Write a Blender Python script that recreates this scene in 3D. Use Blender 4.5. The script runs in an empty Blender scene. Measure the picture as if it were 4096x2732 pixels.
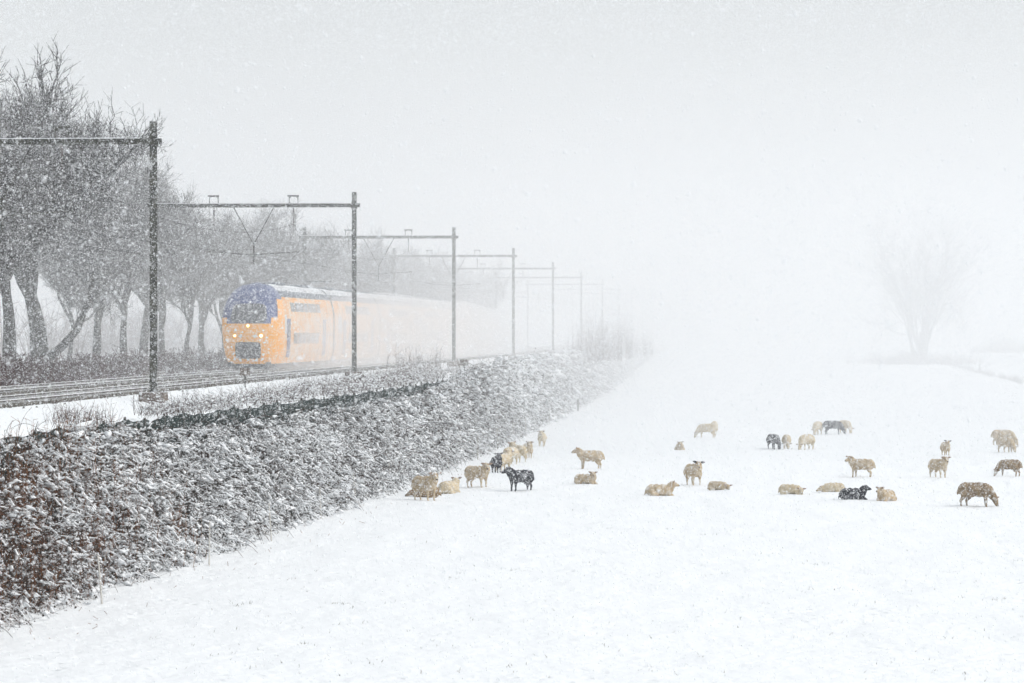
import bpy, bmesh, math, random
import numpy as np
from mathutils import Vector, Matrix
rnd = random.Random(7)
rng = np.random.default_rng(11)
S = bpy.context.scene
COL = S.collection

# ------------------------------------------------------------------ camera, light, exposure
EYE = 5.8                                   # eye height above the field (field = z 0)
FPX = 8200.0                                # focal length in px of the 2351 px wide photograph
HORY = 760.0
cam_d = bpy.data.cameras.new('camera'); cam = bpy.data.objects.new('camera', cam_d); COL.objects.link(cam)
cam_d.sensor_width = 36; cam_d.lens = FPX / 2351 * 36
cam_d.clip_start = 1; cam_d.clip_end = 6000
cam.location = (0, 0, EYE); cam.rotation_euler = (math.radians(90 - 0.168), 0, 0)
cam_d.dof.use_dof = True; cam_d.dof.focus_distance = 140; cam_d.dof.aperture_fstop = 4.0
S.camera = cam

SUN_EL, SUN_AZ = math.radians(42), math.radians(98)
w = bpy.data.worlds.new('World'); S.world = w; w.use_nodes = True
nt = w.node_tree; nt.nodes.clear()
sky = nt.nodes.new('ShaderNodeTexSky'); sky.sky_type = 'NISHITA'; sky.sun_disc = False
sky.sun_elevation = SUN_EL; sky.sun_rotation = SUN_AZ
sky.dust_density = 6; sky.air_density = 1.0; sky.ozone_density = 1.0
hs = nt.nodes.new('ShaderNodeHueSaturation'); hs.inputs['Saturation'].default_value = 0.52
bg = nt.nodes.new('ShaderNodeBackground'); bg.inputs['Strength'].default_value = 0.10
wo = nt.nodes.new('ShaderNodeOutputWorld')
nt.links.new(sky.outputs[0], hs.inputs['Color']); mxw = nt.nodes.new('ShaderNodeMix'); mxw.data_type = 'RGBA'; mxw.inputs['Factor'].default_value = 0.55     # even cloud layer over the clear-sky glow
mxw.inputs['B'].default_value = (5.5, 5.76, 5.86, 1); nt.links.new(hs.outputs[0], mxw.inputs['A']); nt.links.new(mxw.outputs['Result'], bg.inputs[0]); nt.links.new(bg.outputs[0], wo.inputs[0])
sd = bpy.data.lights.new('sun', 'SUN'); sd.energy = 0.5; sd.angle = math.radians(60); sd.color = (1.0, 0.985, 0.965)
so = bpy.data.objects.new('sun', sd); COL.objects.link(so)
sdir = Vector((math.sin(SUN_AZ) * math.cos(SUN_EL), math.cos(SUN_AZ) * math.cos(SUN_EL), math.sin(SUN_EL)))
so.rotation_euler = sdir.to_track_quat('Z', 'Y').to_euler()
S.view_settings.view_transform = 'Standard'; S.view_settings.look = 'None'
S.view_settings.gamma = 1; S.view_settings.use_curve_mapping = False
S.view_settings.exposure = 0.76
S.render.engine = 'CYCLES'
cy = S.cycles
cy.max_bounces = 6; cy.diffuse_bounces = 3; cy.glossy_bounces = 2; cy.transmission_bounces = 2
cy.volume_bounces = 2; cy.transparent_max_bounces = 8
cy.use_denoising = True; cy.denoiser = 'OPENIMAGEDENOISE'
cy.use_adaptive_sampling = False
cy.caustics_reflective = False; cy.caustics_refractive = False

# ------------------------------------------------------------------ helpers
def at(px, py, z=0.0):
    """ground point of height z seen at pixel (px, py) of the 2351 px photograph"""
    Y = (EYE - z) * FPX / (py - HORY)
    return Vector(((px - 1175.5) / FPX * Y, Y, z))

def link(o, parent=None):
    COL.objects.link(o)
    if parent is not None: o.parent = parent
    return o

def tag(o, label=None, cat=None, group=None, kind=None):
    if label: o['label'] = label
    if cat: o['category'] = cat
    if group: o['group'] = group
    if kind: o['kind'] = kind
    return o

def empty(name, loc=(0, 0, 0), rz=0.0, **k):
    o = bpy.data.objects.new(name, None); o.empty_display_size = 0.3
    o.location = loc; o.rotation_euler = (0, 0, rz)
    link(o); return tag(o, **k)

def mesh_obj(name, verts, faces, mats, parent=None, smooth=False, mi=None):
    me = bpy.data.meshes.new(name)
    me.from_pydata([tuple(v) for v in verts], [], [tuple(f) for f in faces])
    for m in (mats if isinstance(mats, (list, tuple)) else [mats]): me.materials.append(m)
    if mi is not None: me.polygons.foreach_set('material_index', mi)
    if smooth: me.polygons.foreach_set('use_smooth', [True] * len(me.polygons))
    me.update()
    return link(bpy.data.objects.new(name, me), parent)

def np_mesh(name, V, F, mats, parent=None, smooth=False, attrs=None):
    """fast mesh from numpy verts (n,3) and faces (m,k) of equal size k"""
    me = bpy.data.meshes.new(name)
    n, (m, k) = len(V), F.shape
    me.vertices.add(n); me.vertices.foreach_set('co', np.ascontiguousarray(V, np.float32).ravel())
    me.loops.add(m * k); me.loops.foreach_set('vertex_index', np.ascontiguousarray(F, np.int32).ravel())
    me.polygons.add(m); me.polygons.foreach_set('loop_start', np.arange(0, m * k, k, dtype=np.int32))
    me.polygons.foreach_set('loop_total', np.full(m, k, np.int32))
    if smooth: me.polygons.foreach_set('use_smooth', np.ones(m, bool))
    for mm in (mats if isinstance(mats, (list, tuple)) else [mats]): me.materials.append(mm)
    for an, av in (attrs or {}).items():
        a = me.attributes.new(an, 'FLOAT', 'POINT'); a.data.foreach_set('value', np.ascontiguousarray(av, np.float32))
    me.update(calc_edges=True)
    return link(bpy.data.objects.new(name, me), parent)

def tubes(P0, P1, R0, R1, sides=3, caps=False):
    """prisms along segments, arrays -> verts, quad faces"""
    P0 = np.asarray(P0, float); P1 = np.asarray(P1, float); R0 = np.asarray(R0, float); R1 = np.asarray(R1, float)
    n = len(P0); d = P1 - P0; L = np.linalg.norm(d, axis=1, keepdims=True) + 1e-9; d = d / L
    ref = np.where(np.abs(d[:, 2:3]) < 0.9, np.array([[0, 0, 1.0]]), np.array([[1.0, 0, 0]]))
    a = np.cross(d, ref); a /= np.linalg.norm(a, axis=1, keepdims=True) + 1e-9
    b = np.cross(d, a)
    V = np.empty((n, 2 * sides, 3))
    for k in range(sides):
        an = 2 * math.pi * k / sides
        o = math.cos(an) * a + math.sin(an) * b
        V[:, k] = P0 + o * R0[:, None]; V[:, sides + k] = P1 + o * R1[:, None]
    F = np.empty((n, sides, 4), int)
    base = (np.arange(n) * 2 * sides)[:, None]
    for k in range(sides):
        F[:, k] = base + np.array([[k, (k + 1) % sides, sides + (k + 1) % sides, sides + k]])
    return V.reshape(-1, 3), F.reshape(-1, 4)

def tube_obj(name, segs, mat, parent=None, sides=6, smooth=True):
    P0, P1, R0, R1 = zip(*[(s[0], s[1], s[2], s[3] if len(s) > 3 else s[2]) for s in segs])
    V, F = tubes(P0, P1, R0, R1, sides)
    return np_mesh(name, V, F, mat, parent, smooth)

def box_vf(c, s, rz=0.0):
    x, y, z = c; a, b, h = s[0] / 2, s[1] / 2, s[2] / 2
    P = []
    for dz in (-h, h):
        for dx, dy in ((-a, -b), (a, -b), (a, b), (-a, b)):
            P.append((x + dx * math.cos(rz) - dy * math.sin(rz), y + dx * math.sin(rz) + dy * math.cos(rz), z + dz))
    return P, [(3, 2, 1, 0), (4, 5, 6, 7), (0, 1, 5, 4), (1, 2, 6, 5), (2, 3, 7, 6), (3, 0, 4, 7)]

def boxes(name, lst, mat, parent=None, bevel=0.0):
    V, F = [], []
    for b in lst:
        v, f = box_vf(*b); n = len(V); V += v; F += [tuple(i + n for i in q) for q in f]
    o = mesh_obj(name, V, F, mat, parent)
    if bevel:
        m = o.modifiers.new('bevel', 'BEVEL'); m.width = bevel; m.segments = 2
    return o

def copy_tree(o, parent=None):
    c = o.copy(); COL.objects.link(c); c.parent = parent
    for ch in o.children: copy_tree(ch, c)
    return c

# value noise
_perm = rng.permutation(4096)
def vnoise(x, y, seed=0):
    xi = np.floor(x).astype(int); yi = np.floor(y).astype(int); fx = x - xi; fy = y - yi
    fx = fx * fx * (3 - 2 * fx); fy = fy * fy * (3 - 2 * fy)
    def h(i, j): return _perm[(_perm[(i + seed * 37) & 4095] + j * 57 + seed) & 4095] / 4095.0
    return (h(xi, yi) * (1 - fx) + h(xi + 1, yi) * fx) * (1 - fy) + (h(xi, yi + 1) * (1 - fx) + h(xi + 1, yi + 1) * fx) * fy
def fbm(x, y, o=4, seed=0):
    r = 0; a = 0.5
    for k in range(o):
        r = r + a * (vnoise(x * 2 ** k, y * 2 ** k, seed + k) - 0.5); a *= 0.5
    return r

# ------------------------------------------------------------------ materials
def mat(name, col, rough=0.8, spec=0.2, var=0.0, scale=8.0, col2=None, bump=0.0, bscale=30.0, snow=0.0, metal=0.0, attr=None):
    m = bpy.data.materials.new(name); m.use_nodes = True; t = m.node_tree; N = t.nodes; Lk = t.links
    p = N['Principled BSDF']; p.inputs['Roughness'].default_value = rough
    p.inputs['Specular IOR Level'].default_value = spec; p.inputs['Metallic'].default_value = metal
    p.inputs['Base Color'].default_value = (*col, 1)
    out = None
    tc = N.new('ShaderNodeTexCoord')
    if col2 is not None:
        no = N.new('ShaderNodeTexNoise'); no.inputs['Scale'].default_value = scale; no.inputs['Detail'].default_value = 5
        Lk.new(tc.outputs['Object'], no.inputs['Vector'])
        rp = N.new('ShaderNodeValToRGB'); rp.color_ramp.elements[0].position = 0.38; rp.color_ramp.elements[1].position = 0.62
        rp.color_ramp.elements[0].color = (*col, 1); rp.color_ramp.elements[1].color = (*col2, 1)
        Lk.new(no.outputs['Fac'], rp.inputs[0]); out = rp.outputs[0]
    if attr:
        at_ = N.new('ShaderNodeAttribute'); at_.attribute_name = attr
        rp = N.new('ShaderNodeValToRGB'); rp.color_ramp.elements[0].color = (*col, 1); rp.color_ramp.elements[1].color = (*(col2 or col), 1)
        Lk.new(at_.outputs['Fac'], rp.inputs[0]); out = rp.outputs[0]
    if snow > 0:      # snow white on upward faces, broken up by noise; lightens fleece tops too
        ge = N.new('ShaderNodeNewGeometry'); sp = N.new('ShaderNodeSeparateXYZ'); Lk.new(ge.outputs['Normal'], sp.inputs[0])
        n2 = N.new('ShaderNodeTexNoise'); n2.inputs['Scale'].default_value = 9; n2.inputs['Detail'].default_value = 4
        Lk.new(tc.outputs['Object'], n2.inputs['Vector'])
        ad = N.new('ShaderNodeMath'); ad.operation = 'MULTIPLY_ADD'; ad.inputs[1].default_value = 1.6; ad.inputs[2].default_value = -0.8
        Lk.new(n2.outputs['Fac'], ad.inputs[0])
        a2 = N.new('ShaderNodeMath'); a2.operation = 'ADD'; Lk.new(sp.outputs['Z'], a2.inputs[0]); Lk.new(ad.outputs[0], a2.inputs[1])
        mr = N.new('ShaderNodeMapRange'); mr.inputs['From Min'].default_value = 1.0 - snow; mr.inputs['From Max'].default_value = 1.15 - snow
        Lk.new(a2.outputs[0], mr.inputs['Value'])
        mx = N.new('ShaderNodeMix'); mx.data_type = 'RGBA'; mx.inputs['B'].default_value = (0.82, 0.84, 0.86, 1)
        if out: Lk.new(out, mx.inputs['A'])
        else: mx.inputs['A'].default_value = (*col, 1)
        Lk.new(mr.outputs[0], mx.inputs['Factor']); out = mx.outputs['Result']
    if out: Lk.new(out, p.inputs['Base Color'])
    if bump > 0:
        nb = N.new('ShaderNodeTexNoise'); nb.inputs['Scale'].default_value = bscale; nb.inputs['Detail'].default_value = 6
        Lk.new(tc.outputs['Object'], nb.inputs['Vector'])
        bp = N.new('ShaderNodeBump'); bp.inputs['Strength'].default_value = 1.0; bp.inputs['Distance'].default_value = bump
        Lk.new(nb.outputs['Fac'], bp.inputs['Height']); Lk.new(bp.outputs[0], p.inputs['Normal'])
    return m

M = {}
M['snow'] = mat('snow_surface', (0.84, 0.865, 0.885), 0.75, 0.1, bump=0.05, bscale=3.5)
def snow_dents():
    t = M['snow'].node_tree; N = t.nodes; L = t.links; bp = [n for n in N if n.type == 'BUMP'][0]; no = bp.inputs['Height'].links[0].from_socket
    tc = [n for n in N if n.type == 'TEX_COORD'][0]; bp.inputs['Distance'].default_value = .065
    vo = N.new('ShaderNodeTexVoronoi'); vo.inputs['Scale'].default_value = 1.9; L.new(tc.outputs['Object'], vo.inputs['Vector'])
    mr = N.new('ShaderNodeMapRange'); mr.inputs['From Min'].default_value = .10; mr.inputs['From Max'].default_value = .24; mr.inputs['To Min'].default_value = -.5; mr.inputs['To Max'].default_value = 0
    L.new(vo.outputs['Distance'], mr.inputs['Value'])
    n2 = N.new('ShaderNodeTexNoise'); n2.inputs['Scale'].default_value = .16; n2.inputs['Detail'].default_value = 3; L.new(tc.outputs['Object'], n2.inputs['Vector'])
    m2 = N.new('ShaderNodeMapRange'); m2.inputs['From Min'].default_value = .48; m2.inputs['From Max'].default_value = .58; L.new(n2.outputs['Fac'], m2.inputs['Value'])
    mu = N.new('ShaderNodeMath'); mu.operation = 'MULTIPLY_ADD'; L.new(mr.outputs[0], mu.inputs[0]); L.new(m2.outputs[0], mu.inputs[1]); L.new(no, mu.inputs[2])
    L.new(mu.outputs[0], bp.inputs['Height'])
snow_dents()
M['lump'] = mat('lodged_snow', (0.84, 0.86, 0.88), 0.8, 0.1)
M['flake'] = mat('snowflake', (0.86, 0.88, 0.90), 0.9, 0.0)
M['bank'] = mat('bank_soil', (0.012, 0.010, 0.009), 0.95, 0.1, col2=(0.03, 0.025, 0.022), scale=3)  # near-black soil: shade put into the colour so hedge gaps look dark
M['cane'] = mat('bramble_cane', (0.014, 0.010, 0.009), 0.8, 0.1, attr='tone', col2=(0.20, 0.065, 0.022))
M['leaf'] = mat('bramble_leaf', (0.006, 0.014, 0.005), 0.7, 0.2, attr='tone', col2=(0.035, 0.018, 0.010))
M['stalk'] = mat('dead_stalk', (0.16, 0.055, 0.02), 0.85, 0.1, attr='tone', col2=(0.26, 0.13, 0.06))
M['twig'] = mat('brown_twig', (0.07, 0.05, 0.045), 0.9, 0.1, attr='tone', col2=(0.13, 0.09, 0.08))
M['thicket'] = mat('thicket_twig', (0.045, 0.024, 0.026), 0.9, 0.1, attr='tone', col2=(0.095, 0.05, 0.045))
M['bark'] = mat('tree_bark', (0.035, 0.036, 0.034), 0.9, 0.1, col2=(0.07, 0.07, 0.062), scale=4, bump=0.03, bscale=12, snow=0.25)
M['crown'] = mat('tree_twigs', (0.06, 0.059, 0.057), 0.9, 0.1, snow=0.38)
M['steel'] = mat('mast_steel', (0.035, 0.038, 0.033), 0.7, 0.3, col2=(0.075, 0.075, 0.06), scale=5, snow=0.1)
M['insul'] = mat('insulator', (0.06, 0.04, 0.035), 0.4, 0.4)
M['concrete'] = mat('old_concrete', (0.12, 0.10, 0.085), 0.9, 0.1, col2=(0.2, 0.17, 0.15), scale=6, snow=0.15)
M['rail'] = mat('rusty_rail', (0.05, 0.045, 0.042), 0.7, 0.3, col2=(0.10, 0.085, 0.075), scale=2)
M['sleeper'] = mat('sleeper_concrete', (0.10, 0.095, 0.085), 0.9, 0.1, col2=(0.17, 0.16, 0.14), scale=3, snow=0.3)
M['wire'] = mat('wire', (0.05, 0.05, 0.05), 0.6, 0.3)
M['net'] = mat('windbreak_net', (0.008, 0.018, 0.018), 0.85, 0.1, col2=(0.02, 0.036, 0.034), scale=9)
M['postwhite'] = mat('white_plastic', (0.58, 0.56, 0.52), 0.5, 0.3)
M['wood'] = mat('grey_wood', (0.08, 0.07, 0.06), 0.9, 0.1)
M['grass'] = mat('grass_blade', (0.05, 0.075, 0.03), 0.8, 0.1, attr='tone', col2=(0.16, 0.12, 0.07))
M['t_yel'] = mat('train_yellow', (0.86, 0.37, 0.006), 0.35, 0.4, snow=0.05)
M['t_side'] = mat('train_side_crusted', (0.74, 0.32, 0.03), 0.6, 0.3, col2=(0.74, 0.56, 0.40), scale=1.1)
M['t_blue'] = mat('train_blue', (0.010, 0.032, 0.15), 0.35, 0.4, col2=(0.018, 0.05, 0.2), scale=2)
M['t_dark'] = mat('train_dark', (0.025, 0.028, 0.032), 0.5, 0.3)
M['t_glass'] = mat('train_glass', (0.02, 0.024, 0.03), 0.08, 0.5)
M['t_grey'] = mat('train_roof', (0.10, 0.12, 0.15), 0.7, 0.2, snow=0.35)
M['t_pale'] = mat('train_pale', (0.55, 0.56, 0.57), 0.5, 0.3)
def lamp_mat():
    m = bpy.data.materials.new('headlight_glow'); m.use_nodes = True; p = m.node_tree.nodes['Principled BSDF']
    p.inputs['Base Color'].default_value = (1, .85, .5, 1); p.inputs['Emission Color'].default_value = (1, 0.72, 0.3, 1)
    p.inputs['Emission Strength'].default_value = 5; return m
M['lamp'] = lamp_mat()

# ------------------------------------------------------------------ railway geometry
SL = 0.0666                                   # track direction: dX/dY
TH = math.atan(SL); RZ = -TH
RAILZ = 3.7
def xm(Y): return -11.85 + (Y - 118.0) * SL   # line of the right-hand masts
def bank_base(Y): return np.interp(Y, [0, 70, 90, 108, 128, 173, 272, 433, 700], [4.4, 4.88, 5.55, 6.12, 6.6, 7.0, 6.3, 5.4, 5.2])
def bank_top(Y): return np.interp(Y, [0, 70, 85, 94, 110, 130, 174, 272, 433, 700], [3.0, 3.3, 3.6, 3.9, 4.6, 5.2, 5.5, 4.9, 4.2, 4.0])
def far_rise(Y): 
    q = np.clip((Y - 300) / 300.0, 0, 1); return 3.2 * q * q * (3 - 2 * q)
def field_z(X, Y):
    near = np.clip(1 - (Y - 130) / 200.0, 0.15, 1)
    return far_rise(Y) + near * (0.16 * fbm(X / 9.0, Y / 9.0, 2, 3)) + near * 0.12 * fbm(X / 0.9, Y / 1.8, 3, 9) + near * 0.05 * fbm(X / 0.35, Y / 0.7, 1, 5)

# ---- the ground: one sheet, field + bank + trackbed + land behind the trees
def ground():
    rows = list(np.arange(-60, 50, 5.0)) + list(np.arange(50, 58, 1.0)) + list(np.arange(58, 135, 0.19)) + list(np.arange(135, 200, 0.5)) + list(np.arange(200, 420, 2.5)) + list(np.arange(420, 1300, 12.0))
    Y = np.array(rows)
    # columns: parameter list; left part (t values absolute) / bank / field
    left = [-700, -400, -200, -100, -60, -35, -25, -20, -17, -14, -12, -10, -8.8, -7, -5, -3, -1.2, 0, 1.0, 2.0]
    bankq = [0.0, 0.25, 0.5, 0.75, 1.0]
    fieldo = list(np.arange(0.08, 1.2, 0.12)) + list(np.arange(1.3, 32, 0.2)) + [33, 35, 38, 42, 48, 56, 70, 90, 130, 200, 350, 700]
    nc = len(left) + len(bankq) + len(fieldo)
    V = np.zeros((len(Y), nc, 3))
    top = bank_top(Y); base = bank_base(Y)
    for j, t in enumerate(left):
        X = xm(Y) + t
        if -9.5 < t < -0.5: z = np.full(len(Y), RAILZ - 0.12)
        elif t >= -0.5: z = np.full(len(Y), RAILZ - 0.27) + 0.08 * fbm(X / 1.5, Y / 2.5, 3, 2)
        else:
            k = min(1, (-t - 9.5) / 30); z = RAILZ - 0.25 - 0.6 * k + 0.1 * fbm(X / 4, Y / 6, 2, 4)
        V[:, j] = np.stack([X, Y, z], 1)
    for j, q in enumerate(bankq):
        t = top + (base - 0.25 - top) * q
        z = 2.65 * (1 - q) + 0.02 + 0.15 * fbm(Y / 1.1, Y * 0 + q * 3, 2, 6) * (1 if 0 < q < 1 else 0)
        V[:, len(left) + j] = np.stack([xm(Y) + t, Y, z], 1)
    for j, o in enumerate(fieldo):
        X = xm(Y) + base + o - 0.1
        z = field_z(X, Y)
        edge = math.exp(-o / 0.7)
        z = z * (1 - 0.5 * edge) + edge * (0.13 + 0.16 * fbm(X / 0.8, Y / 1.2, 2, 13)) 
        V[:, len(left) + len(bankq) + j] = np.stack([X, Y, z], 1)
    n, m = len(Y), nc
    idx = np.arange(n * m).reshape(n, m)
    F = np.stack([idx[:-1, :-1], idx[:-1, 1:], idx[1:, 1:], idx[1:, :-1]], -1)
    lb = slice(len(left) - 1, len(left) + 4)
    mi = np.zeros((n - 1, m - 1), np.int32); mi[:, len(left):len(left) + 4] = 1
    o = np_mesh('snow_ground', V.reshape(-1, 3), F.reshape(-1, 4), [M['snow'], M['bank']], smooth=True)
    o.data.polygons.foreach_set('material_index', mi.ravel())
    tag(o, kind='structure')
ground()

# haze: falling-snow air round the whole place
HAZE_D = 0.0004
hz = boxes('haze', [((0, 600, 13.5), (1700, 1500, 33))], bpy.data.materials.new('haze_air'))
hm = hz.data.materials[0]; hm.use_nodes = True; hn = hm.node_tree; hn.nodes.clear()
pv = hn.nodes.new('ShaderNodeVolumePrincipled'); pv.inputs['Color'].default_value = (0.985, 0.992, 1.0, 1)
pv.inputs['Density'].default_value = HAZE_D; pv.inputs['Anisotropy'].default_value = 0.0
ho = hn.nodes.new('ShaderNodeOutputMaterial'); hn.links.new(pv.outputs[0], ho.inputs['Volume'])
tag(hz, 'pale snowy haze filling the air over field and railway', 'haze', kind='stuff')
# two added bodies of thicker snowy air fade the distance, keep the foreground clear
def extra_haze(y0, dens, seed, label):
    nx, nz = 26, 8; V, F = [], []
    for j in range(nz + 1):
        for i in range(nx + 1):
            x = -560 + 1120 * i / nx; z = -2 + 30.5 * j / nz
            V.append((x, y0 + 14 * math.sin(i * 1.1 + seed) * math.cos(j * .9 + seed * 2) + 9 * math.sin(i * 2.3 + j + seed) + .25 * abs(z - 8), z))
    n = len(V)
    for j in range(nz + 1):
        for i in range(nx + 1): V.append((V[j * (nx + 1) + i][0], 1305 + seed, V[j * (nx + 1) + i][2]))
    w_ = nx + 1
    for j in range(nz):
        for i in range(nx):
            a = j * w_ + i; F.append((a, a + 1, a + w_ + 1, a + w_)); F.append((n + a, n + a + w_, n + a + w_ + 1, n + a + 1))
    for i in range(nx):
        F.append((i, n + i, n + i + 1, i + 1)); a = nz * w_ + i; F.append((a, a + 1, n + a + 1, n + a))
    for j in range(nz):
        a = j * w_; F.append((a, a + w_, n + a + w_, n + a)); a = j * w_ + nx; F.append((a, n + a, n + a + w_, a + w_))
    m = bpy.data.materials.new('extra_haze_air'); m.use_nodes = True; t = m.node_tree; t.nodes.clear()
    v = t.nodes.new('ShaderNodeVolumePrincipled'); v.inputs['Density'].default_value = dens; v.inputs['Color'].default_value = (.985, .992, 1, 1)
    v.inputs['Anisotropy'].default_value = 0
    q = t.nodes.new('ShaderNodeOutputMaterial'); t.links.new(v.outputs[0], q.inputs['Volume'])
    tag(mesh_obj('extra_snow_haze', V, F, m), label, 'snow cloud', kind='stuff')
extra_haze(158, .0048, 1, 'added snowy air over the field behind the sheep, starting the fade')
extra_haze(214, .0020, 3, 'added snowy air deepening the fade of railway and field in the distance')

# ------------------------------------------------------------------ tracks
def tpos(Y, t, z=0.0): return (xm(Y) + t, Y, RAILZ + z)
def track(t0, label):
    e = empty('railway_track', tpos(60, t0), RZ, label=label, cat='railway track', group='railway tracks')
    L = 620.0
    prof = [(-.065, -.16), (.065, -.16), (.065, -.145), (.012, -.12), (.012, -.045), (.036, -.03), (.036, 0), (-.036, 0), (-.036, -.03), (-.012, -.045), (-.012, -.12), (-.065, -.145)]
    for s in (-.7525, .7525):
        n = len(prof)
        V = [(s + x, y, z + .05) for y in (0, L) for x, z in prof]
        F = [(i, (i + 1) % n, n + (i + 1) % n, n + i) for i in range(n)]
        r = mesh_obj('rail', V, F, M['rail'], e)
        boxes('snow_on_rail', [((s, L / 2, .058), (.06, L, .014))], M['lump'], r)
    q = np.arange(0, 320, 0.6)
    bx = [((0, y, -.09 + 0.02 * rnd.random()), (2.55, .24, .16)) for y in q]
    sl = boxes('sleepers', bx, M['sleeper'], e); sl['kind'] = 'stuff'
track(-3.0, 'nearer railway track beside the right-hand masts, rails dark above snow')
track(-7.0, 'farther railway track that carries the oncoming train')

def ballast():   # dark stones that show through the snow of the trackbed
    n = 15000
    Y = 70 + 330 * rng.random(n) ** 1.3; 
    tt = np.where(rng.random(n) < .5, -3.0, -7.0) + rng.normal(0, .75, n)
    keep = fbm(Y / 6, tt * 2, 3, 21) > -0.12
    Y = Y[keep]; tt = tt[keep]; n = len(Y)
    c = np.stack([xm(Y) + tt, Y, np.full(n, RAILZ - .10)], 1)
    r = rng.uniform(.03, .06, n)
    dirs = np.array([(1, 0, 0), (-1, 0, 0), (0, 1, 0), (0, -1, 0), (0, 0, 1)], float)
    V = c[:, None] + dirs[None] * r[:, None, None] * rng.uniform(.7, 1.4, (n, 5, 1))
    f = np.array([(0, 2, 4), (2, 1, 4), (1, 3, 4), (3, 0, 4)])
    F = (np.arange(n) * 5)[:, None, None] + f[None]
    o = np_mesh('ballast', V.reshape(-1, 3), F.reshape(-1, 3), M['rail'])
    tag(o, 'dark track ballast poking through snow between the rails', 'ballast', kind='stuff')
ballast()

# ------------------------------------------------------------------ catenary portals
SPAN = 59.9; PW = 10.0; MH = 9.14; BZ = 8.47
def hbeam_mesh(a, b, wdt, t, axis):
    """H section between points a and b; axis 'z' vertical or 'x' horizontal; returns boxes"""
    if axis == 'z':
        h = b - a; c = (a + b) / 2
        return [((0, -wdt / 2 + t / 2, c), (wdt, t, h)), ((0, wdt / 2 - t / 2, c), (wdt, t, h)), ((0, 0, c), (t, wdt - 2 * t, h))]
    h = b - a; c = (a + b) / 2
    return [((c, 0, wdt / 2 - t / 2), (h, wdt * .8, t)), ((c, 0, -wdt / 2 + t / 2), (h, wdt * .8, t)), ((c, 0, 0), (h, t, wdt - 2 * t))]
def portal_proto():
    e = empty('catenary_portal')
    for s, tt in ((0, 0.0), (1, -PW)):
        m = boxes('mast', [((tt + c[0], c[1], c[2]), d) for c, d in hbeam_mesh(0, MH, .215, .022, 'z')], M['steel'], e)
        boxes('foot_plate', [((tt, 0, .04), (.4, .4, .05))], M['steel'], m)
        f = boxes('foundation', [((tt, 0, .02), (.86, .8, .36))], M['concrete'], e, .03)
        boxes('clamp', [((tt, -.135, BZ), (.29, .05, .29))], M['steel'], e); boxes('clamp', [((tt, .135, BZ), (.29, .05, .29))], M['steel'], e)
    b = hbeam_mesh(-PW - .35, .33, .185, .022, 'x')
    boxes('beam', [((c[0], c[1] - .27, c[2] + BZ), d) for c, d in b], M['steel'], e)
    nb = 40; V = []; 
    boxes('snow_on_beam', [((-PW - .3 + (k + .5) * 9.85 / nb, -.27, BZ + .102 + .012), (9.85 / nb * .93, .13, .014 + .014 * rnd.random())) for k in range(nb)], M['lump'], e)
    for tt in (-3.0, -7.0):
        br = tube_obj('wire_bracket', [((tt - .22, -.27, BZ + .1), (tt - .22, -.27, BZ + .5), .022), ((tt + .22, -.27, BZ + .1), (tt + .22, -.27, BZ + .5), .022),
              ((tt - .3, -.27, BZ + .48), (tt + .26, -.27, BZ + .48), .045), ((tt - .22, -.27, BZ + .35), (tt - .1, -.27, BZ + .48), .018), ((tt + .22, -.27, BZ + .35), (tt + .1, -.27, BZ + .48), .018)], M['steel'], e)
        tube_obj('insulator', [((tt, -.27, BZ - .12), (tt, -.27, BZ - .5), .045), ((tt, -.27, BZ - .5), (tt, -.27, BZ - .95), .02)], M['insul'], e)
        sgn = 1 if tt > -5 else -1
        tube_obj('registration_arm', [((-5.0, -.27, BZ - 2.45), (tt + sgn * .25, -.27, BZ - 2.3), .022), ((tt + sgn * .25, -.27, BZ - 2.3), (tt - sgn * .1, -.27, BZ - 2.68), .012)], M['steel'], e)
    tube_obj('hanger_frame', [((-6.0, -.27, BZ - .1), (-5.0, -.27, BZ - 1.95), .026), ((-4.0, -.27, BZ - .1), (-5.0, -.27, BZ - 1.95), .026), ((-5.0, -.27, BZ - 1.85), (-5.0, -.27, BZ - 2.95), .045)], M['steel'], e)
    tube_obj('tie_rod', [((-PW + .1, -.2, BZ - 2.2), (-5.0, -.27, BZ - 2.2), .012)], M['steel'], e)
    return e
ordn = ['nearest', 'second', 'third', 'fourth', 'fifth', 'sixth', 'seventh', 'eighth', 'ninth', 'tenth', 'eleventh', 'twelfth']
pp = portal_proto()
NP = 11
for i in range(-1, NP):
    o = pp if i == -1 else copy_tree(pp)
    Y = 118 + SPAN * (i)
    o.location = (xm(Y), Y, RAILZ - .12); o.rotation_euler = (0, 0, RZ)
    if i == -1:
        lab = 'steel catenary portal nearer than the frame, outside the picture on the left'
    elif i == 0: lab = 'nearest dark steel catenary portal, its right mast on a brown concrete foot'
    else: lab = ordn[i] + ' steel catenary portal from the front, ' + ('standing beside the train' if i < 3 else 'paler in the snowy haze beyond the train')
    tag(o, lab, 'catenary portal', 'steel portals carrying the overhead wires')
# the portal before the frame is not seen: remove it again
def kill(o):
    for c in list(o.children): kill(c)
    bpy.data.objects.remove(o)
kill(pp)

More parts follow.
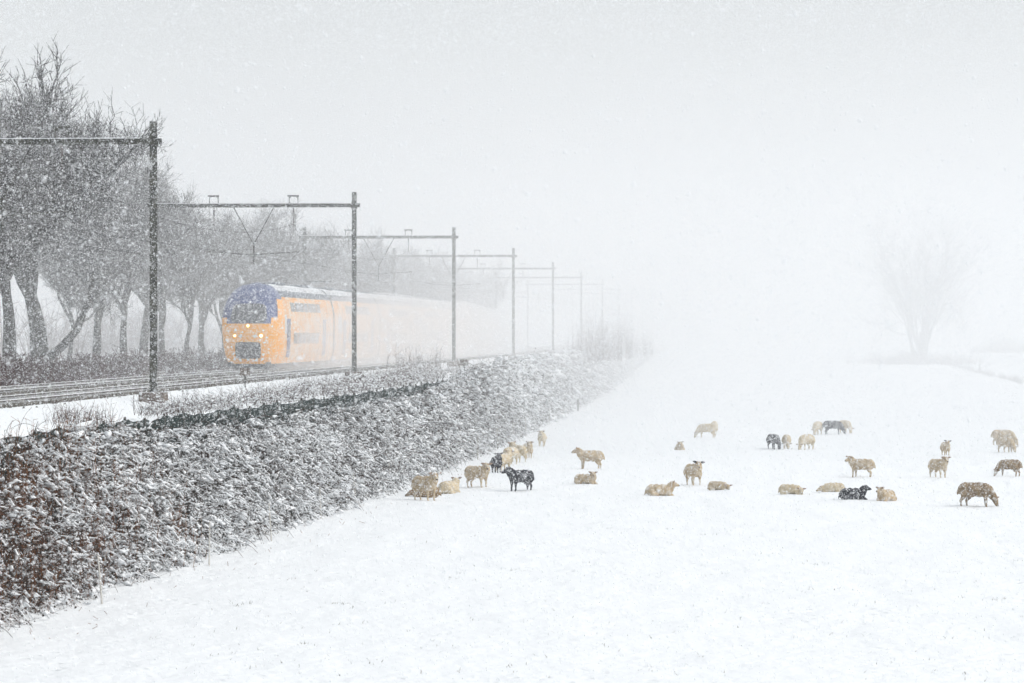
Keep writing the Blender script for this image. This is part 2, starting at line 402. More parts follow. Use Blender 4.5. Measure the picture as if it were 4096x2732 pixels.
def overhead(t0, label):
    e = empty('overhead_line', (0, 0, 0), 0, label=label, cat='overhead wire', group='overhead wires above the tracks')
    me, co, dr = [], [], []
    zt = RAILZ - .12 + BZ - .95
    for i in range(-1, NP - 1):
        Y0, Y1 = 118 + SPAN * i, 118 + SPAN * (i + 1)
        zg = -0.27 if t0 > -5 else .27
        pm = None
        for k in range(13):
            q = k / 12; Y = Y0 + (Y1 - Y0) * q - .27
            z = zt - 4 * 1.05 * q * (1 - q)
            p = (xm(Y) + t0, Y, z); cpt = (xm(Y) + t0 + zg * math.cos(math.pi * (i + q)), Y, RAILZ + 5.5)
            if pm: me.append((pm[0], p, .011)); co.append((pm[1], cpt, .010))
            if 0 < k < 12 and k % 2 == 1: dr.append((p, cpt, .004))
            pm = (p, cpt)
    tube_obj('messenger_wire', me, M['wire'], e, 4); tube_obj('contact_wire', co, M['wire'], e, 4)
    tube_obj('droppers', dr, M['wire'], e, 3)['kind'] = 'stuff'
overhead(-3.0, 'overhead wires above the nearer, empty track')
overhead(-7.0, 'overhead wires above the train on the farther track')

# ------------------------------------------------------------------ train
ZW = [0.30, 0.6, 1.0, 2.0, 2.75, 3.1, 3.5, 3.9, 4.25, 4.5, 4.62, 4.67]
HW = [1.30, 1.37, 1.43, 1.46, 1.46, 1.44, 1.37, 1.25, 1.04, .74, .42, 0.0]
def hw(z): return float(np.interp(z, ZW, HW))
# nose: for every height a half width, a depth and a plan shape
NZ = [0.30, 0.55, 0.8, 1.2, 1.6, 2.0, 2.45, 2.77, 3.0, 3.3, 3.6, 3.9, 4.15, 4.35, 4.5, 4.6, 4.67]
NW = [1.14, 1.23, 1.30, 1.37, 1.42, 1.46, 1.48, 1.49, 1.48, 1.44, 1.37, 1.26, 1.12, .93, .74, .50, .05]
ND = [0.30, 0.15, 0.08, 0.02, 0.0, 0.0, 0.08, 0.22, 0.38, 0.62, 0.90, 1.25, 1.6, 1.95, 2.3, 2.7, 3.2]
NL = 4.0
def nose_pt(u, z, off=0.0):
    """u in -1..1 across the front (x = u * half width), surface point pushed out by off"""
    wz = float(np.interp(z, NZ, NW)); d = float(np.interp(z, NZ, ND))
    y = d + 0.55 * abs(u) ** 3.2
    return (u * wz, y - off, z)
def train():
    Yn = 190.0
    e = empty('train', (xm(Yn) - 7.0, Yn, RAILZ + .05), RZ, label='yellow and blue double-deck passenger train coming through blowing snow', cat='train')
    # cab
    us = [-1 + 2 * k / 20 for k in range(21)]
    V, F, MI = [], [], []
    zs = sorted(set(list(np.linspace(.30, 4.67, 30)) + [2.45, 2.77]))
    for z in zs:
        V.append((-hw(z) if z < 4.6 else -.04, NL + 0.0, z))
        for u in us: V.append(nose_pt(u, z))
        V.append((hw(z) if z < 4.6 else .04, NL + 0.0, z))
    nu = len(us) + 2
    for j in range(len(zs) - 1):
        for i in range(nu - 1):
            a = j * nu + i; F.append((a, a + 1, a + nu + 1, a + nu))
            zc = (zs[j] + zs[j + 1]) / 2
            xc = sum(V[q][0] for q in (a, a + 1)) / 2
            side = i in (0, nu - 2)
            blue = zc > 2.77 or (zc > 2.45 and abs(xc) < 1.12)
            if side: blue = False
            roof = False
            if side and zc > 3.7: blue = True
            MI.append(2 if roof else 1 if blue else 0)
    cab = mesh_obj('cab', V, F, [M['t_yel'], M['t_blue'], M['t_grey']], e, True, MI)
    cab['label'] = 'orange lower nose under a rounded blue dome'
    def patch(name, poly_fn, m, off, parent, nu_=12, nz_=8):
        V, F = [], []
        for j in range(nz_ + 1):
            for i in range(nu_ + 1):
                V.append(poly_fn(i / nu_, j / nz_))
        for lay in range(2): pass
        for j in range(nz_):
            for i in range(nu_):
                a = j * (nu_ + 1) + i; F.append((a, a + 1, a + nu_ + 2, a + nu_ + 1))
        o = mesh_obj(name, V, F, m, parent, True)
        md = o.modifiers.new('thick', 'SOLIDIFY'); md.thickness = .02; md.offset = 0
        return o
    def rr(a, b, r=.18):   # rounded rectangle mapping of the unit square
        x, y = 2 * a - 1, 2 * b - 1
        k = 1 - r * (abs(x) ** 4) * (abs(y) ** 4)
        return x * k, y * k
    def wind(a, b):
        x, y = rr(a, b, .12); z = 3.0 + y * .52
        wz = 1.0 - .12 * (y * .5 + .5)
        return nose_pt(x * wz / float(np.interp(z, NZ, NW)), z, .02)
    patch('windscreen', wind, M['t_glass'], .02, cab)
    # mullion and wipers
    for sx in (-1, 1): tube_obj('wiper', [(nose_pt(sx * .1, 2.6, .05), nose_pt(sx * .42, 3.1, .05), .015)], M['t_dark'], cab)
    def coup(a, b):
        x, y = rr(a, b, .07); z = 1.02 + y * .44
        return nose_pt(x * .68 / float(np.interp(z, NZ, NW)), z, .025)
    patch('coupler_hatch', coup, M['t_dark'], .02, cab)
    bm = [((0, -.12, 1.0), (.42, .4, .34)), ((0, -.36, 1.0), (.3, .14, .22))]
    boxes('coupler' if 1 else '', bm, M['t_dark'], e, .04)
    def disc(name, u, z, r, m):
        p = nose_pt(u, z, .03); V = [(p[0], p[1] - .02, p[2])]; F = []
        for k in range(16):
            a = 2 * math.pi * k / 16; V.append((p[0] + r * math.cos(a), p[1], p[2] + r * math.sin(a)))
        for k in range(16): V.append((V[1 + k][0], p[1] + .06, V[1 + k][2]))
        for k in range(16):
            F.append((0, 1 + k, 1 + (k + 1) % 16)); F.append((1 + k, 17 + k, 17 + (k + 1) % 16, 1 + (k + 1) % 16))
        return mesh_obj(name, V, F, m, cab)
    disc('headlight', 0.0, 2.33, .06, M['lamp']); disc('headlight', -.49, 1.80, .055, M['lamp']); disc('headlight', .49, 1.80, .075, M['lamp'])
    disc('tail_light', -.27, 1.78, .09, M['t_pale']); disc('tail_light', .27, 1.78, .09, M['t_pale'])
    # snow plastered on the front
    V, F = [], []
    spots = [(-.75, 2.05, .10), (-.45, 2.1, .14), (.7, 1.7, .14), (.55, 2.1, .11), (-.82, 1.55, .12), (.62, 1.45, .12), (.2, 1.95, .09), (-.2, 2.0, .1), (-.65, 1.2, .12), (-.6, .85, .15), (.62, .8, .16), (.8, 1.1, .1), (0, .52, .2), (-.35, .5, .2), (.35, .5, .2), (-.6, .55, .18), (.6, .55, .18), (.85, 2.3, .1), (-.85, 2.35, .09), (0, 3.6, .12), (-.3, 2.6, .1), (.3, 2.55, .1)]
    for k in range(16): spots.append((rnd.uniform(-.9, .9), rnd.uniform(.5, 3.9), rnd.uniform(.02, .05)))
    for u, z, r in spots:
        r *= .55
        n0 = len(V); V.append(nose_pt(u, z, .05))
        nn = 9
        for k in range(nn):
            a = 2 * math.pi * k / nn; rr_ = r * rnd.uniform(.5, 1.3)
            zz = min(4.6, max(.43, z + rr_ * math.sin(a))); uu = max(-.98, min(.98, u + rr_ * math.cos(a) / 1.4))
            V.append(nose_pt(uu, zz, .022))
        for k in range(nn): F.append((n0, n0 + 1 + k, n0 + 1 + (k + 1) % nn))
    o = mesh_obj('stuck_snow', V, F, M['lump'], cab, True); o['kind'] = 'stuff'
    # plough, bogies and under-frame
    boxes('snow_plough', [((0, .75, .25), (2.3, .5, .3)), ((0, 1.0, .12), (2.0, .3, .16))], M['t_dark'], e, .05)
    # cars
    NC = 5; CL = 26.4
    uz = [z for z in ZW]
    prof = [(-h, z) for z, h in zip(ZW, HW)] + [(h, z) for z, h in reversed(list(zip(ZW, HW)))][1:]
    protoW = {}
    def quad_side(name, y0, y1, z0, z1, s, m, parent, off=.012, n=3):
        key = (name, round(y1 - y0, 3), z0, z1, s)
        if key not in protoW:
            V, F = [], []
            for j in range(n + 1):
                z = z0 + (z1 - z0) * j / n
                for y in (0, y1 - y0): V.append((s * (hw(z) + off), y, z))
            for j in range(n):
                for y in (0, y1 - y0): pass
            m_ = len(V)
            for j in range(n + 1):
                z = z0 + (z1 - z0) * j / n
                for y in (0, y1 - y0): V.append((s * (hw(z) - .03), y, z))
            for j in range(n): F.append((2 * j, 2 * j + 1, 2 * j + 3, 2 * j + 2))
            F.append((0, 1, m_ + 1, m_)); F.append((2 * n, 2 * n + 1, m_ + 2 * n + 1, m_ + 2 * n))
            F.append(tuple([2 * j for j in range(n + 1)] + [m_ + 2 * j for j in range(n, -1, -1)]))
            F.append(tuple([2 * j + 1 for j in range(n + 1)] + [m_ + 2 * j + 1 for j in range(n, -1, -1)]))
            o = mesh_obj(name, V, F, m, parent); protoW[key] = o.data
        else:
            o = link(bpy.data.objects.new(name, protoW[key]), parent)
        o.location = (0, y0, 0); return o
    for c in range(NC):
        y0 = NL if c == 0 else c * 27.0 + .42
        y1 = (c + 1) * 27.0 - .42
        V = [(x, y, z) for y in (y0, y1) for x, z in prof]; n = len(prof)
        F, MI = [], []
        for i in range(n - 1):
            F.append((i, i + 1, n + i + 1, n + i)); zc = (prof[i][1] + prof[i + 1][1]) / 2
            MI.append(1 if zc > 3.95 else 0)
        F.append((0, n, 2 * n - 1, n - 1)); MI.append(2)
        F.append(tuple(range(n))); F.append(tuple(range(2 * n - 1, n - 1, -1))); MI += [2, 2]
        body = mesh_obj('car_body', V, F, [M['t_yel'], M['t_grey'], M['t_dark']], e, False, MI)
        body.data.materials[0] = M['t_side']
        for s in (-1, 1):
            yb = c * 27.0
            for k in range(7): quad_side('window', yb + 7.0 + k * 1.95, yb + 8.75 + k * 1.95, 3.12, 3.62, s, M['t_glass'], body)
            for k in range(6): quad_side('window', yb + 7.9 + k * 1.95, yb + 9.6 + k * 1.95, 1.35, 1.95, s, M['t_glass'], body)
            for yy in (5.0, 21.4):
                d = quad_side('door', yb + yy, yb + yy + 1.35, .62, 2.72, s, M['t_blue'], body, .02)
                g = quad_side('door_window', .35, 1.0, 1.7, 2.5, s, M['t_glass'], d, .03)
            quad_side('side_panel', yb + 2.2 if c else yb + 4.1, yb + 4.3 if c else yb + 4.9, 1.9, 2.9, s, M['t_pale'], body, .008)
        for dy, ly in ((5, 3.2), (16, 4.0)): boxes('roof_equipment', [((0, y0 + dy, 4.68), (1.25, ly, .15))], M['t_grey'], e, .04)
        for yy in (y0 + (-.2 if c == 0 else 3.2), y1 - 3.4):
            fr = boxes('bogie', [((-1.05, yy, .42), (.16, 3.0, .26)), ((1.05, yy, .42), (.16, 3.0, .26)), ((0, yy, .45), (2.0, .5, .3))], M['t_dark'], e, .03)
            segs = [((sx * .66, yy + dy, .46), (sx * .82, yy + dy, .46), .46) for sx in (-1, 1) for dy in (-1.25, 1.25)]
            for sg in segs: tube_obj('wheel', [sg], M['t_dark'], fr, 20)
        for sx in (-1.26, 1.26): boxes('skirt', [((sx, (y0 + y1) / 2, .42), (.05, y1 - y0 - 9.5, .4))], M['t_dark'], e)
        if c < NC - 1: boxes('gangway', [((0, y1 + .42, 2.35), (2.5, .95, 3.7))], M['t_dark'], e, .05)
    # pantograph folded on the second car
    tube_obj('pantograph', [((-.5, 31, 4.75), (-.4, 32.6, 5.05), .03), ((.5, 31, 4.75), (.4, 32.6, 5.05), .03), ((-.8, 31.2, 5.12), (.8, 31.2, 5.12), .035), ((-.4, 32.6, 5.05), (-.1, 31.2, 5.12), .025), ((.4, 32.6, 5.05), (.1, 31.2, 5.12), .025)], M['t_dark'], e)
    return e
train()

# powder whirled up by the train: soft-edged closed bodies of dense snowy air
def powder(name, c, r, dens, label):
    bm = bmesh.new(); bmesh.ops.create_icosphere(bm, subdivisions=5, radius=1)
    for v in bm.verts:
        p = Vector((v.co.x, math.copysign(abs(v.co.y) ** .5, v.co.y), v.co.z)); v.co = p * (1 + .05 * math.sin(p.x * 7 + p.y * 5) * math.sin(p.z * 6 + p.y * 3))
    me = bpy.data.meshes.new(name); bm.to_mesh(me); bm.free()
    o = link(bpy.data.objects.new(name, me)); o.location = c; o.scale = r; o.rotation_euler = (0, 0, RZ)
    m = bpy.data.materials.new(name + '_air'); m.use_nodes = True; t = m.node_tree; t.nodes.clear()
    v = t.nodes.new('ShaderNodeVolumePrincipled'); v.inputs['Density'].default_value = dens; v.inputs['Color'].default_value = (.985, .992, 1, 1)
    q = t.nodes.new('ShaderNodeOutputMaterial'); t.links.new(v.outputs[0], q.inputs['Volume']); me.materials.append(m)
    tag(o, label, 'snow cloud', kind='stuff')
powder('blown_snow', (xm(284) - 5.6, 284.0, RAILZ + 1.15), (3.7, 93.3, 3.5), .072, 'white powder snow whirled up along the side of the train')

# ------------------------------------------------------------------ trees
class Segs:
    def __init__(s): s.a = []; s.b = []; s.r = []; s.q = []
    def add(s, a, b, r, q): s.a.append(tuple(a)); s.b.append(tuple(b)); s.r.append(r); s.q.append(q)
def grow(sg_t, sg_c, p, d, L, r, lev, R, maxlev, up=0.2, nch=(4, 4, 5, 5, 5, 4, 3), spread=(.5, .5, .6, .68, .78, .85, .85), minr=.0068, ratio=(1.0, .66, .70, .70, .64, .6, .5), zmin=-1):
    if lev >= 2 and p.z < zmin: return
    if lev >= 3 and zmin > 0 and (p.x ** 2 + p.y ** 2) / (zmin * 1.5) ** 2 + (p.z - zmin * 2.1) ** 2 / (zmin * 1.35) ** 2 > 1: return
    npc = (6, 5, 4, 4, 3, 2, 1, 1)[min(lev, 7)]
    pts = [p]; dirs = [d]
    for k in range(npc):
        wob = (.06, .16, .2, .24, .28, .3, .3, .3)[min(lev, 7)]
        d = (d + Vector((R.gauss(0, wob), R.gauss(0, wob), R.gauss(0, wob) + up * .35))).normalized()
        q = p + d * (L / npc)
        r0 = r * (1 - .5 * k / npc); r1 = r * (1 - .5 * (k + 1) / npc)
        (sg_t if lev <= 1 else sg_c).add(p, q, max(r0, minr), max(r1, minr))
        p = q; pts.append(p); dirs.append(d)
    if lev >= maxlev: return
    n = nch[lev]
    for k in range(n):
        f = (k + 1) / n if lev > 0 else (.72 + .28 * (k + 1) / n)
        f = min(1, max(.25, f * (.9 + .2 * R.random())))
        i = min(npc, max(1, int(round(f * npc))))
        bd = dirs[i]
        az = R.random() * 2 * math.pi + k * 2.4
        ref = Vector((math.cos(az), math.sin(az), R.gauss(0, .5)))
        ref = (ref - bd * ref.dot(bd)).normalized()
        sp = spread[lev] * (.7 + .6 * R.random()) * (.55 if k == n - 1 and lev > 0 else 1)
        nd = (bd * math.cos(sp) + ref * math.sin(sp) + Vector((0, 0, up))).normalized()
        grow(sg_t, sg_c, pts[i], nd, L * ratio[lev] * (.85 + .3 * R.random()) * (1 - .2 * (1 - f)), r * .56 * (.85 + .3 * R.random()), lev + 1, R, maxlev, up, nch, spread, minr, ratio, zmin)
def tree_meshes(seed, H, trunk_h, tr, maxlev=6, lean=0.0, fork=4, **k):
    R = random.Random(seed); T, Cc = Segs(), Segs()
    d = Vector((lean, R.gauss(0, .03), 1)).normalized()
    nch = (fork,) + k.pop('nch', (5, 6, 6, 6, 5, 3))
    # flare at the foot
    T.add(Vector((0, 0, -.4)), Vector((lean * .3, 0, .5)), tr * 1.5, tr * 1.05)
    grow(T, Cc, Vector((0, 0, .3)), d, trunk_h, tr, 0, R, maxlev, nch=nch, zmin=trunk_h * 1.12, **k)
    out = []
    zmax = max(b[2] for b in Cc.b)
    s = H / zmax
    for nm, sg, sides, m in (('trunk', T, 8, M['bark']), ('crown', Cc, 3, M['crown'])):
        V, F = tubes(np.array(sg.a), np.array(sg.b), np.array(sg.r), np.array(sg.q), sides)
        V = V * s
        o = np_mesh(nm, V, F, m, None, nm == 'trunk'); me = o.data; bpy.data.objects.remove(o); out.append((nm, me))
    return out
variants = [tree_meshes(101, 15.6, 3.8, .44, lean=.02, fork=5), tree_meshes(102, 15.0, 3.7, .32, fork=4), tree_meshes(103, 14.2, 3.6, .26, lean=-.08, fork=4),
            tree_meshes(104, 13.4, 3.4, .22, lean=.07, fork=4)]
for i, vv in enumerate(variants):
    print('tree', i, [len(m.polygons) for _, m in vv])
def place_tree(v, X, Y, z, rz, s, label, group='bare trees in a row behind the railway', name='bare_tree', cat='tree'):
    e = empty(name, (X, Y, z), rz, label=label, cat=cat, group=group); e.scale = (s, s, s)
    for nm, me in variants[v]: link(bpy.data.objects.new(nm, me), e)
    return e
TT = -15.0
row = [  # (pixel x of the trunk, variant, size, extra offset from the row)
    (-150, 1, .95, 0), (-70, 2, 1.0, 0), (18, 1, 1.06, 0), (95, 0, 1.08, 0), (158, 3, .72, -3), (218, 2, 1.0, 0), (283, 3, 1.06, 0), (330, 1, .86, -1),
    (368, 2, .9, 0), (425, 3, .84, 0), (465, 1, .72, -1), (520, 2, .80, 0), (570, 0, .76, 0), (618, 3, .92, 0), (662, 1, .85, 0), (700, 2, .82, 0), (742, 3, .80, 0), (780, 0, .76, 0),
    (818, 1, .74, 0), (850, 2, .80, 0), (885, 3, .84, 0), (915, 1, .78, 0), (945, 2, .80, 0), (975, 3, .86, 0), (1000, 1, .82, 0), (1030, 2, .84, 0), (1058, 3, .8, 0), (1082, 0, .78, 0)]
names = ['second tree beyond the left edge, only its branches reaching in', 'tree just beyond the left edge, branches reaching in',
  'bare tree at the left edge with a forked dark trunk', 'biggest bare tree with the thickest dark trunk, behind the nearest portal beam', 'thin young trunk just right of the thickest tree',
  'bare tree with a trunk splitting low, midway between thickest tree and nearest mast', 'slim forked tree left of the nearest mast', 'small bare tree just left of the nearest mast',
  'bare tree just right of the nearest mast', 'bare tree between nearest mast and train', 'small bare tree close left of the train front']
for i, (px, v, s, off) in enumerate(row):
    u = (px - 1175.5) / FPX; t = TT + off
    Y = (-11.85 - 118 * SL + t) / (u - SL)
    X = xm(Y) + t
    if i < len(names): lab = names[i]
    else: lab = 'hazy bare tree behind the train, %s beyond the train front in the tree row' % ['first', 'second', 'third', 'fourth', 'fifth', 'sixth', 'seventh', 'eighth', 'ninth', 'tenth', 'eleventh', 'twelfth', 'thirteenth', 'fourteenth', 'fifteenth', 'sixteenth', 'last'][i - len(names)]
    place_tree(v, X, Y, RAILZ - .5, rnd.uniform(0, 6.28), s, lab)

# low limb of the thickest tree, leaving right
bt = [o for o in bpy.data.objects if o.get('label', '').startswith('biggest')][0]
tube_obj('low_limb', [((.2, -.3, 1.1), (1.0, -.5, 1.7), .23, .19), ((1.0, -.5, 1.7), (1.7, -.5, 2.5), .19, .17), ((1.7, -.5, 2.5), (2.15, -.5, 3.7), .17, .12), ((2.15, -.5, 3.7), (2.5, -.6, 5.2), .12, .07), ((2.15, -.5, 3.7), (3.1, -.5, 4.6), .07, .04)], M['bark'], bt, 8)
bt.rotation_euler = (0, 0, 2.2)
for c_ in bt.children:
    if c_.name.startswith('low_limb'): c_.rotation_euler = (0, 0, -2.2)

# lone vase-shaped tree on the right
def lone_tree():
    R = random.Random(5); T, Cc = Segs(), Segs()
    for k in range(12):
        az = k * 2.4; tilt = .05 + .50 * (k / 12) ** .8
        d = Vector((math.sin(tilt) * math.cos(az), math.sin(tilt) * math.sin(az), math.cos(tilt)))
        b = Vector((math.cos(az) * (.15 + .06 * k), math.sin(az) * .4, 0))
        T.add(b - Vector((0, 0, .3)), b + d * .8, .26, .2)
        grow(T, Cc, b + d * .6, d, 6.5, .22, 1, R, 6, up=.03, nch=(4, 3, 3, 3, 4, 4, 3), spread=(.3, .2, .26, .34, .42, .5, .6), minr=.013, ratio=(1, .82, .74, .7, .66, .6, .5))
    zmax = max(b[2] for b in Cc.b); s = 21.5 / zmax
    e = empty('lone_tree', label='large solitary bare tree fanning out in the haze on the right', cat='tree')
    for nm, sg, sides, m in (('trunk', T, 8, M['bark']), ('crown', Cc, 3, M['crown'])):
        V, F = tubes(np.array(sg.a), np.array(sg.b), np.array(sg.r), np.array(sg.q), sides)
        np_mesh(nm, V * np.array([s * .8, s * .8, s]), F, m, e, nm == 'trunk')
    return e
lt = lone_tree(); LY = 465.0
lt.location = ((2112 - 1175.5) / FPX * LY, LY, float(far_rise(np.array(LY))) - .1)

# ------------------------------------------------------------------ scrub (twig masses)
def scrub(name, P, H, n_per, mat_, label, cat, kind='stuff', snow=.25, thick=.008, spread=.5, top=True, curve=.3, parent=None):
    """P (n,3) roots, H (n,) heights: bundles of thin twigs rising from every root, with lumps of lodged snow"""
    n = len(P); m = n * n_per
    root = np.repeat(P, n_per, 0) + rng.normal(0, .12, (m, 3)) * np.array([1, 1, .2])
    h = np.repeat(H, n_per) * rng.uniform(.45, 1.05, m)
    d = rng.normal(0, spread, (m, 3)); d[:, 2] = 1; d /= np.linalg.norm(d, axis=1, keepdims=True)
    bend = rng.normal(0, curve, (m, 3)); bend[:, 2] = -np.abs(bend[:, 2]) * .6
    A, B, r0, r1, tn = [], [], [], [], []
    tone = rng.random(m); p = root; K = 3
    for k in range(K):
        q = p + (d + bend * (k / K)) * (h / K)[:, None]
        A.append(p); B.append(q); r0.append(np.full(m, thick * (1 - k / K * .6))); r1.append(np.full(m, thick * (1 - (k + 1) / K * .6))); tn.append(tone)
        # side twig
        sd_ = rng.normal(0, .7, (m, 3)); sd_[:, 2] = np.abs(sd_[:, 2]) * .8 + .1
        A.append(q); B.append(q + sd_ * (h * .18)[:, None]); r0.append(np.full(m, thick * .6)); r1.append(np.full(m, thick * .4)); tn.append(tone)
        p = q
    A, B = np.concatenate(A), np.concatenate(B); V, F = tubes(A, B, np.concatenate(r0), np.concatenate(r1), 3)
    tn = np.repeat(np.concatenate(tn), 6)
    if parent is None: e = empty(name, (0, 0, 0), label=label, cat=cat)
    else: e = parent
    o = np_mesh('twigs', V, F, mat_, e, attrs={'tone': tn}); o['kind'] = 'stuff'
    ns = int(len(A) * snow)
    if ns:
        ix = rng.choice(len(A), ns, replace=False)
        C = A[ix] * .5 + B[ix] * .5 + np.array([0, 0, .01])
        lumps('lodged_snow', C, rng.uniform(.02, .06, ns), e)
    return e

OCT = np.array([(1, 0, -.1), (.3, .95, 0), (-.8, .6, -.1), (-.8, -.6, 0), (.3, -.95, -.1), (0, 0, .75), (0, 0, -.5)], float)
OF = np.array([(0, 1, 5), (1, 2, 5), (2, 3, 5), (3, 4, 5), (4, 0, 5), (1, 0, 6), (2, 1, 6), (3, 2, 6), (4, 3, 6), (0, 4, 6)])
def lumps(name, C, r, parent, stretch=None, mat_=None):
    n = len(C); a = rng.uniform(0, 6.28, n); ca, sa = np.cos(a), np.sin(a)
    base = OCT[None] * rng.uniform(.7, 1.3, (n, 7, 1)) * r[:, None, None]
    base[:, :, 0] *= rng.uniform(1, 2.0, (n, 1))
    base[:, :, 2] *= .75
    V = np.empty_like(base)
    V[:, :, 0] = base[:, :, 0] * ca[:, None] - base[:, :, 1] * sa[:, None]
    V[:, :, 1] = base[:, :, 0] * sa[:, None] + base[:, :, 1] * ca[:, None]
    V[:, :, 2] = base[:, :, 2] + base[:, :, 0] * rng.normal(0, .35, (n, 1))
    V += C[:, None]
    F = (np.arange(n) * 7)[:, None, None] + OF[None]
    o = np_mesh(name, V.reshape(-1, 3), F.reshape(-1, 3), mat_ or M['lump'], parent, True); o['kind'] = 'stuff'
    return o

# ---- the bramble hedge on the bank
def hedge_top(Y): return np.interp(Y, [0, 84, 100, 110, 150, 172, 200, 250, 300, 340, 400, 470], [3.45, 3.35, 3.0, 2.95, 3.0, 3.6, 4.1, 4.1, 4.1, 4.15, 4.2, 4.2])
def bramble_hedge():
    e = empty('bramble_hedge', (0, 0, 0), label='snow-laden bramble hedge covering the bank between railway and sheep field', cat='hedge')
    zones = [(62, 100, 145, .78), (100, 135, 135, .82), (135, 190, 85, 1.1), (190, 300, 38, 1.7), (300, 470, 18, 2.3)]
    Yl, sc = [], []
    for a, b, dn, k in zones:
        n = int((b - a) * dn); Yl.append(rng.uniform(a, b, n)); sc.append(np.full(n, k))
    Y = np.concatenate(Yl); sc = np.concatenate(sc); n = len(Y)
    q = rng.random(n) ** .9                                       # 0 top, 1 base
    top, base = bank_top(Y), bank_base(Y)
    bulge = .55 * fbm(Y / 1.6, q * 2.2, 3, 31) + .12
    t = top + (base - top) * q ** .8 + bulge
    z = hedge_top(Y) * (1 - q) + .05 + .35 * fbm(Y / 2.3, q * 2, 2, 44) * (1 - q) 
    P = np.stack([xm(Y) + t, Y, z], 1)
    near_brown = np.clip((84 - Y) / 9, 0, 1)
    brown = np.clip(near_brown + .1 * fbm(Y / 4, q * 2, 2, 50), 0, 1)
    # arching canes
    K = 4; L = rng.uniform(.3, .8, n) * (1 + (sc - 1) * .35)
    fa = 3.0 * fbm(Y / 2.4, z / 1.3, 2, 87)                        # neighbouring canes lean the same way
    d = np.stack([.75 * np.cos(fa * 1.4) + rng.normal(0, .28, n), -.3 + .8 * np.sin(fa * 2) + rng.normal(0, .3, n), .35 + rng.normal(0, .35, n)], 1); d /= np.linalg.norm(d, axis=1, keepdims=True)
    A, B, R0, R1, TN = [], [], [], [], []
    tone = np.clip(rng.random(n) ** 2 * .45 + brown * rng.random(n) * .9, 0, 1)
    SA, SB, SR0, SR1 = [], [], [], []
    LC, LD, LT = [], [], []
    p = P
    snowy = np.clip(1.05 - .62 * near_brown, 0, 1) * np.clip(1.0 + 2.6 * fbm(Y / 2.2, z * 1.1, 3, 61), .08, 1)
    for k in range(K):
        d2 = d.copy(); d2[:, 2] -= .24 * k; d2 += rng.normal(0, .12, (n, 3)); d2 /= np.linalg.norm(d2, axis=1, keepdims=True)
        q2 = p + d2 * (L / K)[:, None]; q2[:, 2] = np.maximum(q2[:, 2], .03)
        r = .0055 * sc
        A.append(p); B.append(q2); R0.append(r * (1 - k * .12)); R1.append(r * (1 - (k + 1) * .12)); TN.append(tone)
        flat = 1 - np.abs(d2[:, 2])
        s = rng.random(n) < snowy * (.16 + .68 * flat)
        rr = (rng.random(n) ** 2 * .044 + .013) * (1 + (sc - 1) * .8)
        up = np.array([0, 0, 1.0]) * (rr * .7)[:, None]
        SA.append((p + up)[s]); SB.append((q2 + up)[s]); SR0.append((rr * rng.uniform(.5, 1.1, n))[s]); SR1.append((rr * rng.uniform(.4, 1.0, n))[s])
        for rep in range(1):
            LC.append(p + (q2 - p) * rng.random((n, 1)) + rng.normal(0, .03, (n, 3))); LT.append(np.clip(rng.random(n) ** 2 * .6 + brown * .55, 0, 1))
            LD.append(sc)
        p = q2; d = d2
    V, F = tubes(np.concatenate(A), np.concatenate(B), np.concatenate(R0), np.concatenate(R1), 3)
    o = np_mesh('canes', V, F, M['cane'], e, attrs={'tone': np.repeat(np.concatenate(TN), 6)}); o['kind'] = 'stuff'
    V, F = tubes(np.concatenate(SA), np.concatenate(SB), np.concatenate(SR0), np.concatenate(SR1), 5)
    ns = len(V) // 10
    Vr = V.reshape(ns, 10, 3)
    caps = []
    o = np_mesh('snow_on_canes', V, F, M['lump'], e, True); o['kind'] = 'stuff'
    # rounded lumps at the joints
    C = np.concatenate(SA + SB); rr = np.concatenate(SR0 + SR1)
    ix = rng.random(len(C)) < .58
    lumps('snow_lumps', C[ix], rr[ix] * np.exp(rng.normal(.55, .4, ix.sum())), e)
    # leaves
    C = np.concatenate(LC); T_ = np.concatenate(LT); s_ = np.concatenate(LD); m = len(C)
    a = rng.normal(0, 1, (m, 3)); a[:, 2] -= .4; a /= np.linalg.norm(a, axis=1, keepdims=True)
    b = np.cross(a, rng.normal(0, 1, (m, 3))); b /= np.linalg.norm(b, axis=1, keepdims=True) + 1e-9
    l = (rng.uniform(.035, .075, m) * (1 + (s_ - 1) * .5))[:, None]
    V = np.stack([C, C + a * l * .5 + b * l * .42, C + a * l * 1.2, C + a * l * .5 - b * l * .42], 1)
    F = (np.arange(m) * 4)[:, None] + np.array([[0, 1, 2, 3]])
    o = np_mesh('leaves', V.reshape(-1, 3), F, M['leaf'], e, attrs={'tone': np.repeat(T_, 4)}); o['kind'] = 'stuff'
    print('hedge canes', n, 'snow segs', ns, 'leaves', m)
    # long thin arching runners over the snow
    m = 2600; Y = 64 + 130 * rng.random(m) ** 1.2; q = rng.random(m)
    p = np.stack([xm(Y) + bank_top(Y) + (bank_base(Y) - bank_top(Y)) * q ** .8 + .25, Y, hedge_top(Y) * (1 - q) + .1], 1)
    d = np.stack([rng.normal(.3, .4, m), rng.normal(-.2, .6, m), rng.uniform(.3, 1.2, m)], 1); L = rng.uniform(.6, 1.5, m)
    A, B, rr0 = [], [], []
    for k in range(6):
        d = d / np.linalg.norm(d, axis=1, keepdims=True); q2 = p + d * (L / 6)[:, None]; A.append(p); B.append(q2); p = q2; d = d + np.array([0, 0, -.30]) + rng.normal(0, .08, (m, 3))
    A, B = np.concatenate(A), np.concatenate(B)
    V, F = tubes(A, B, np.full(len(A), .006), np.full(len(A), .005), 3)
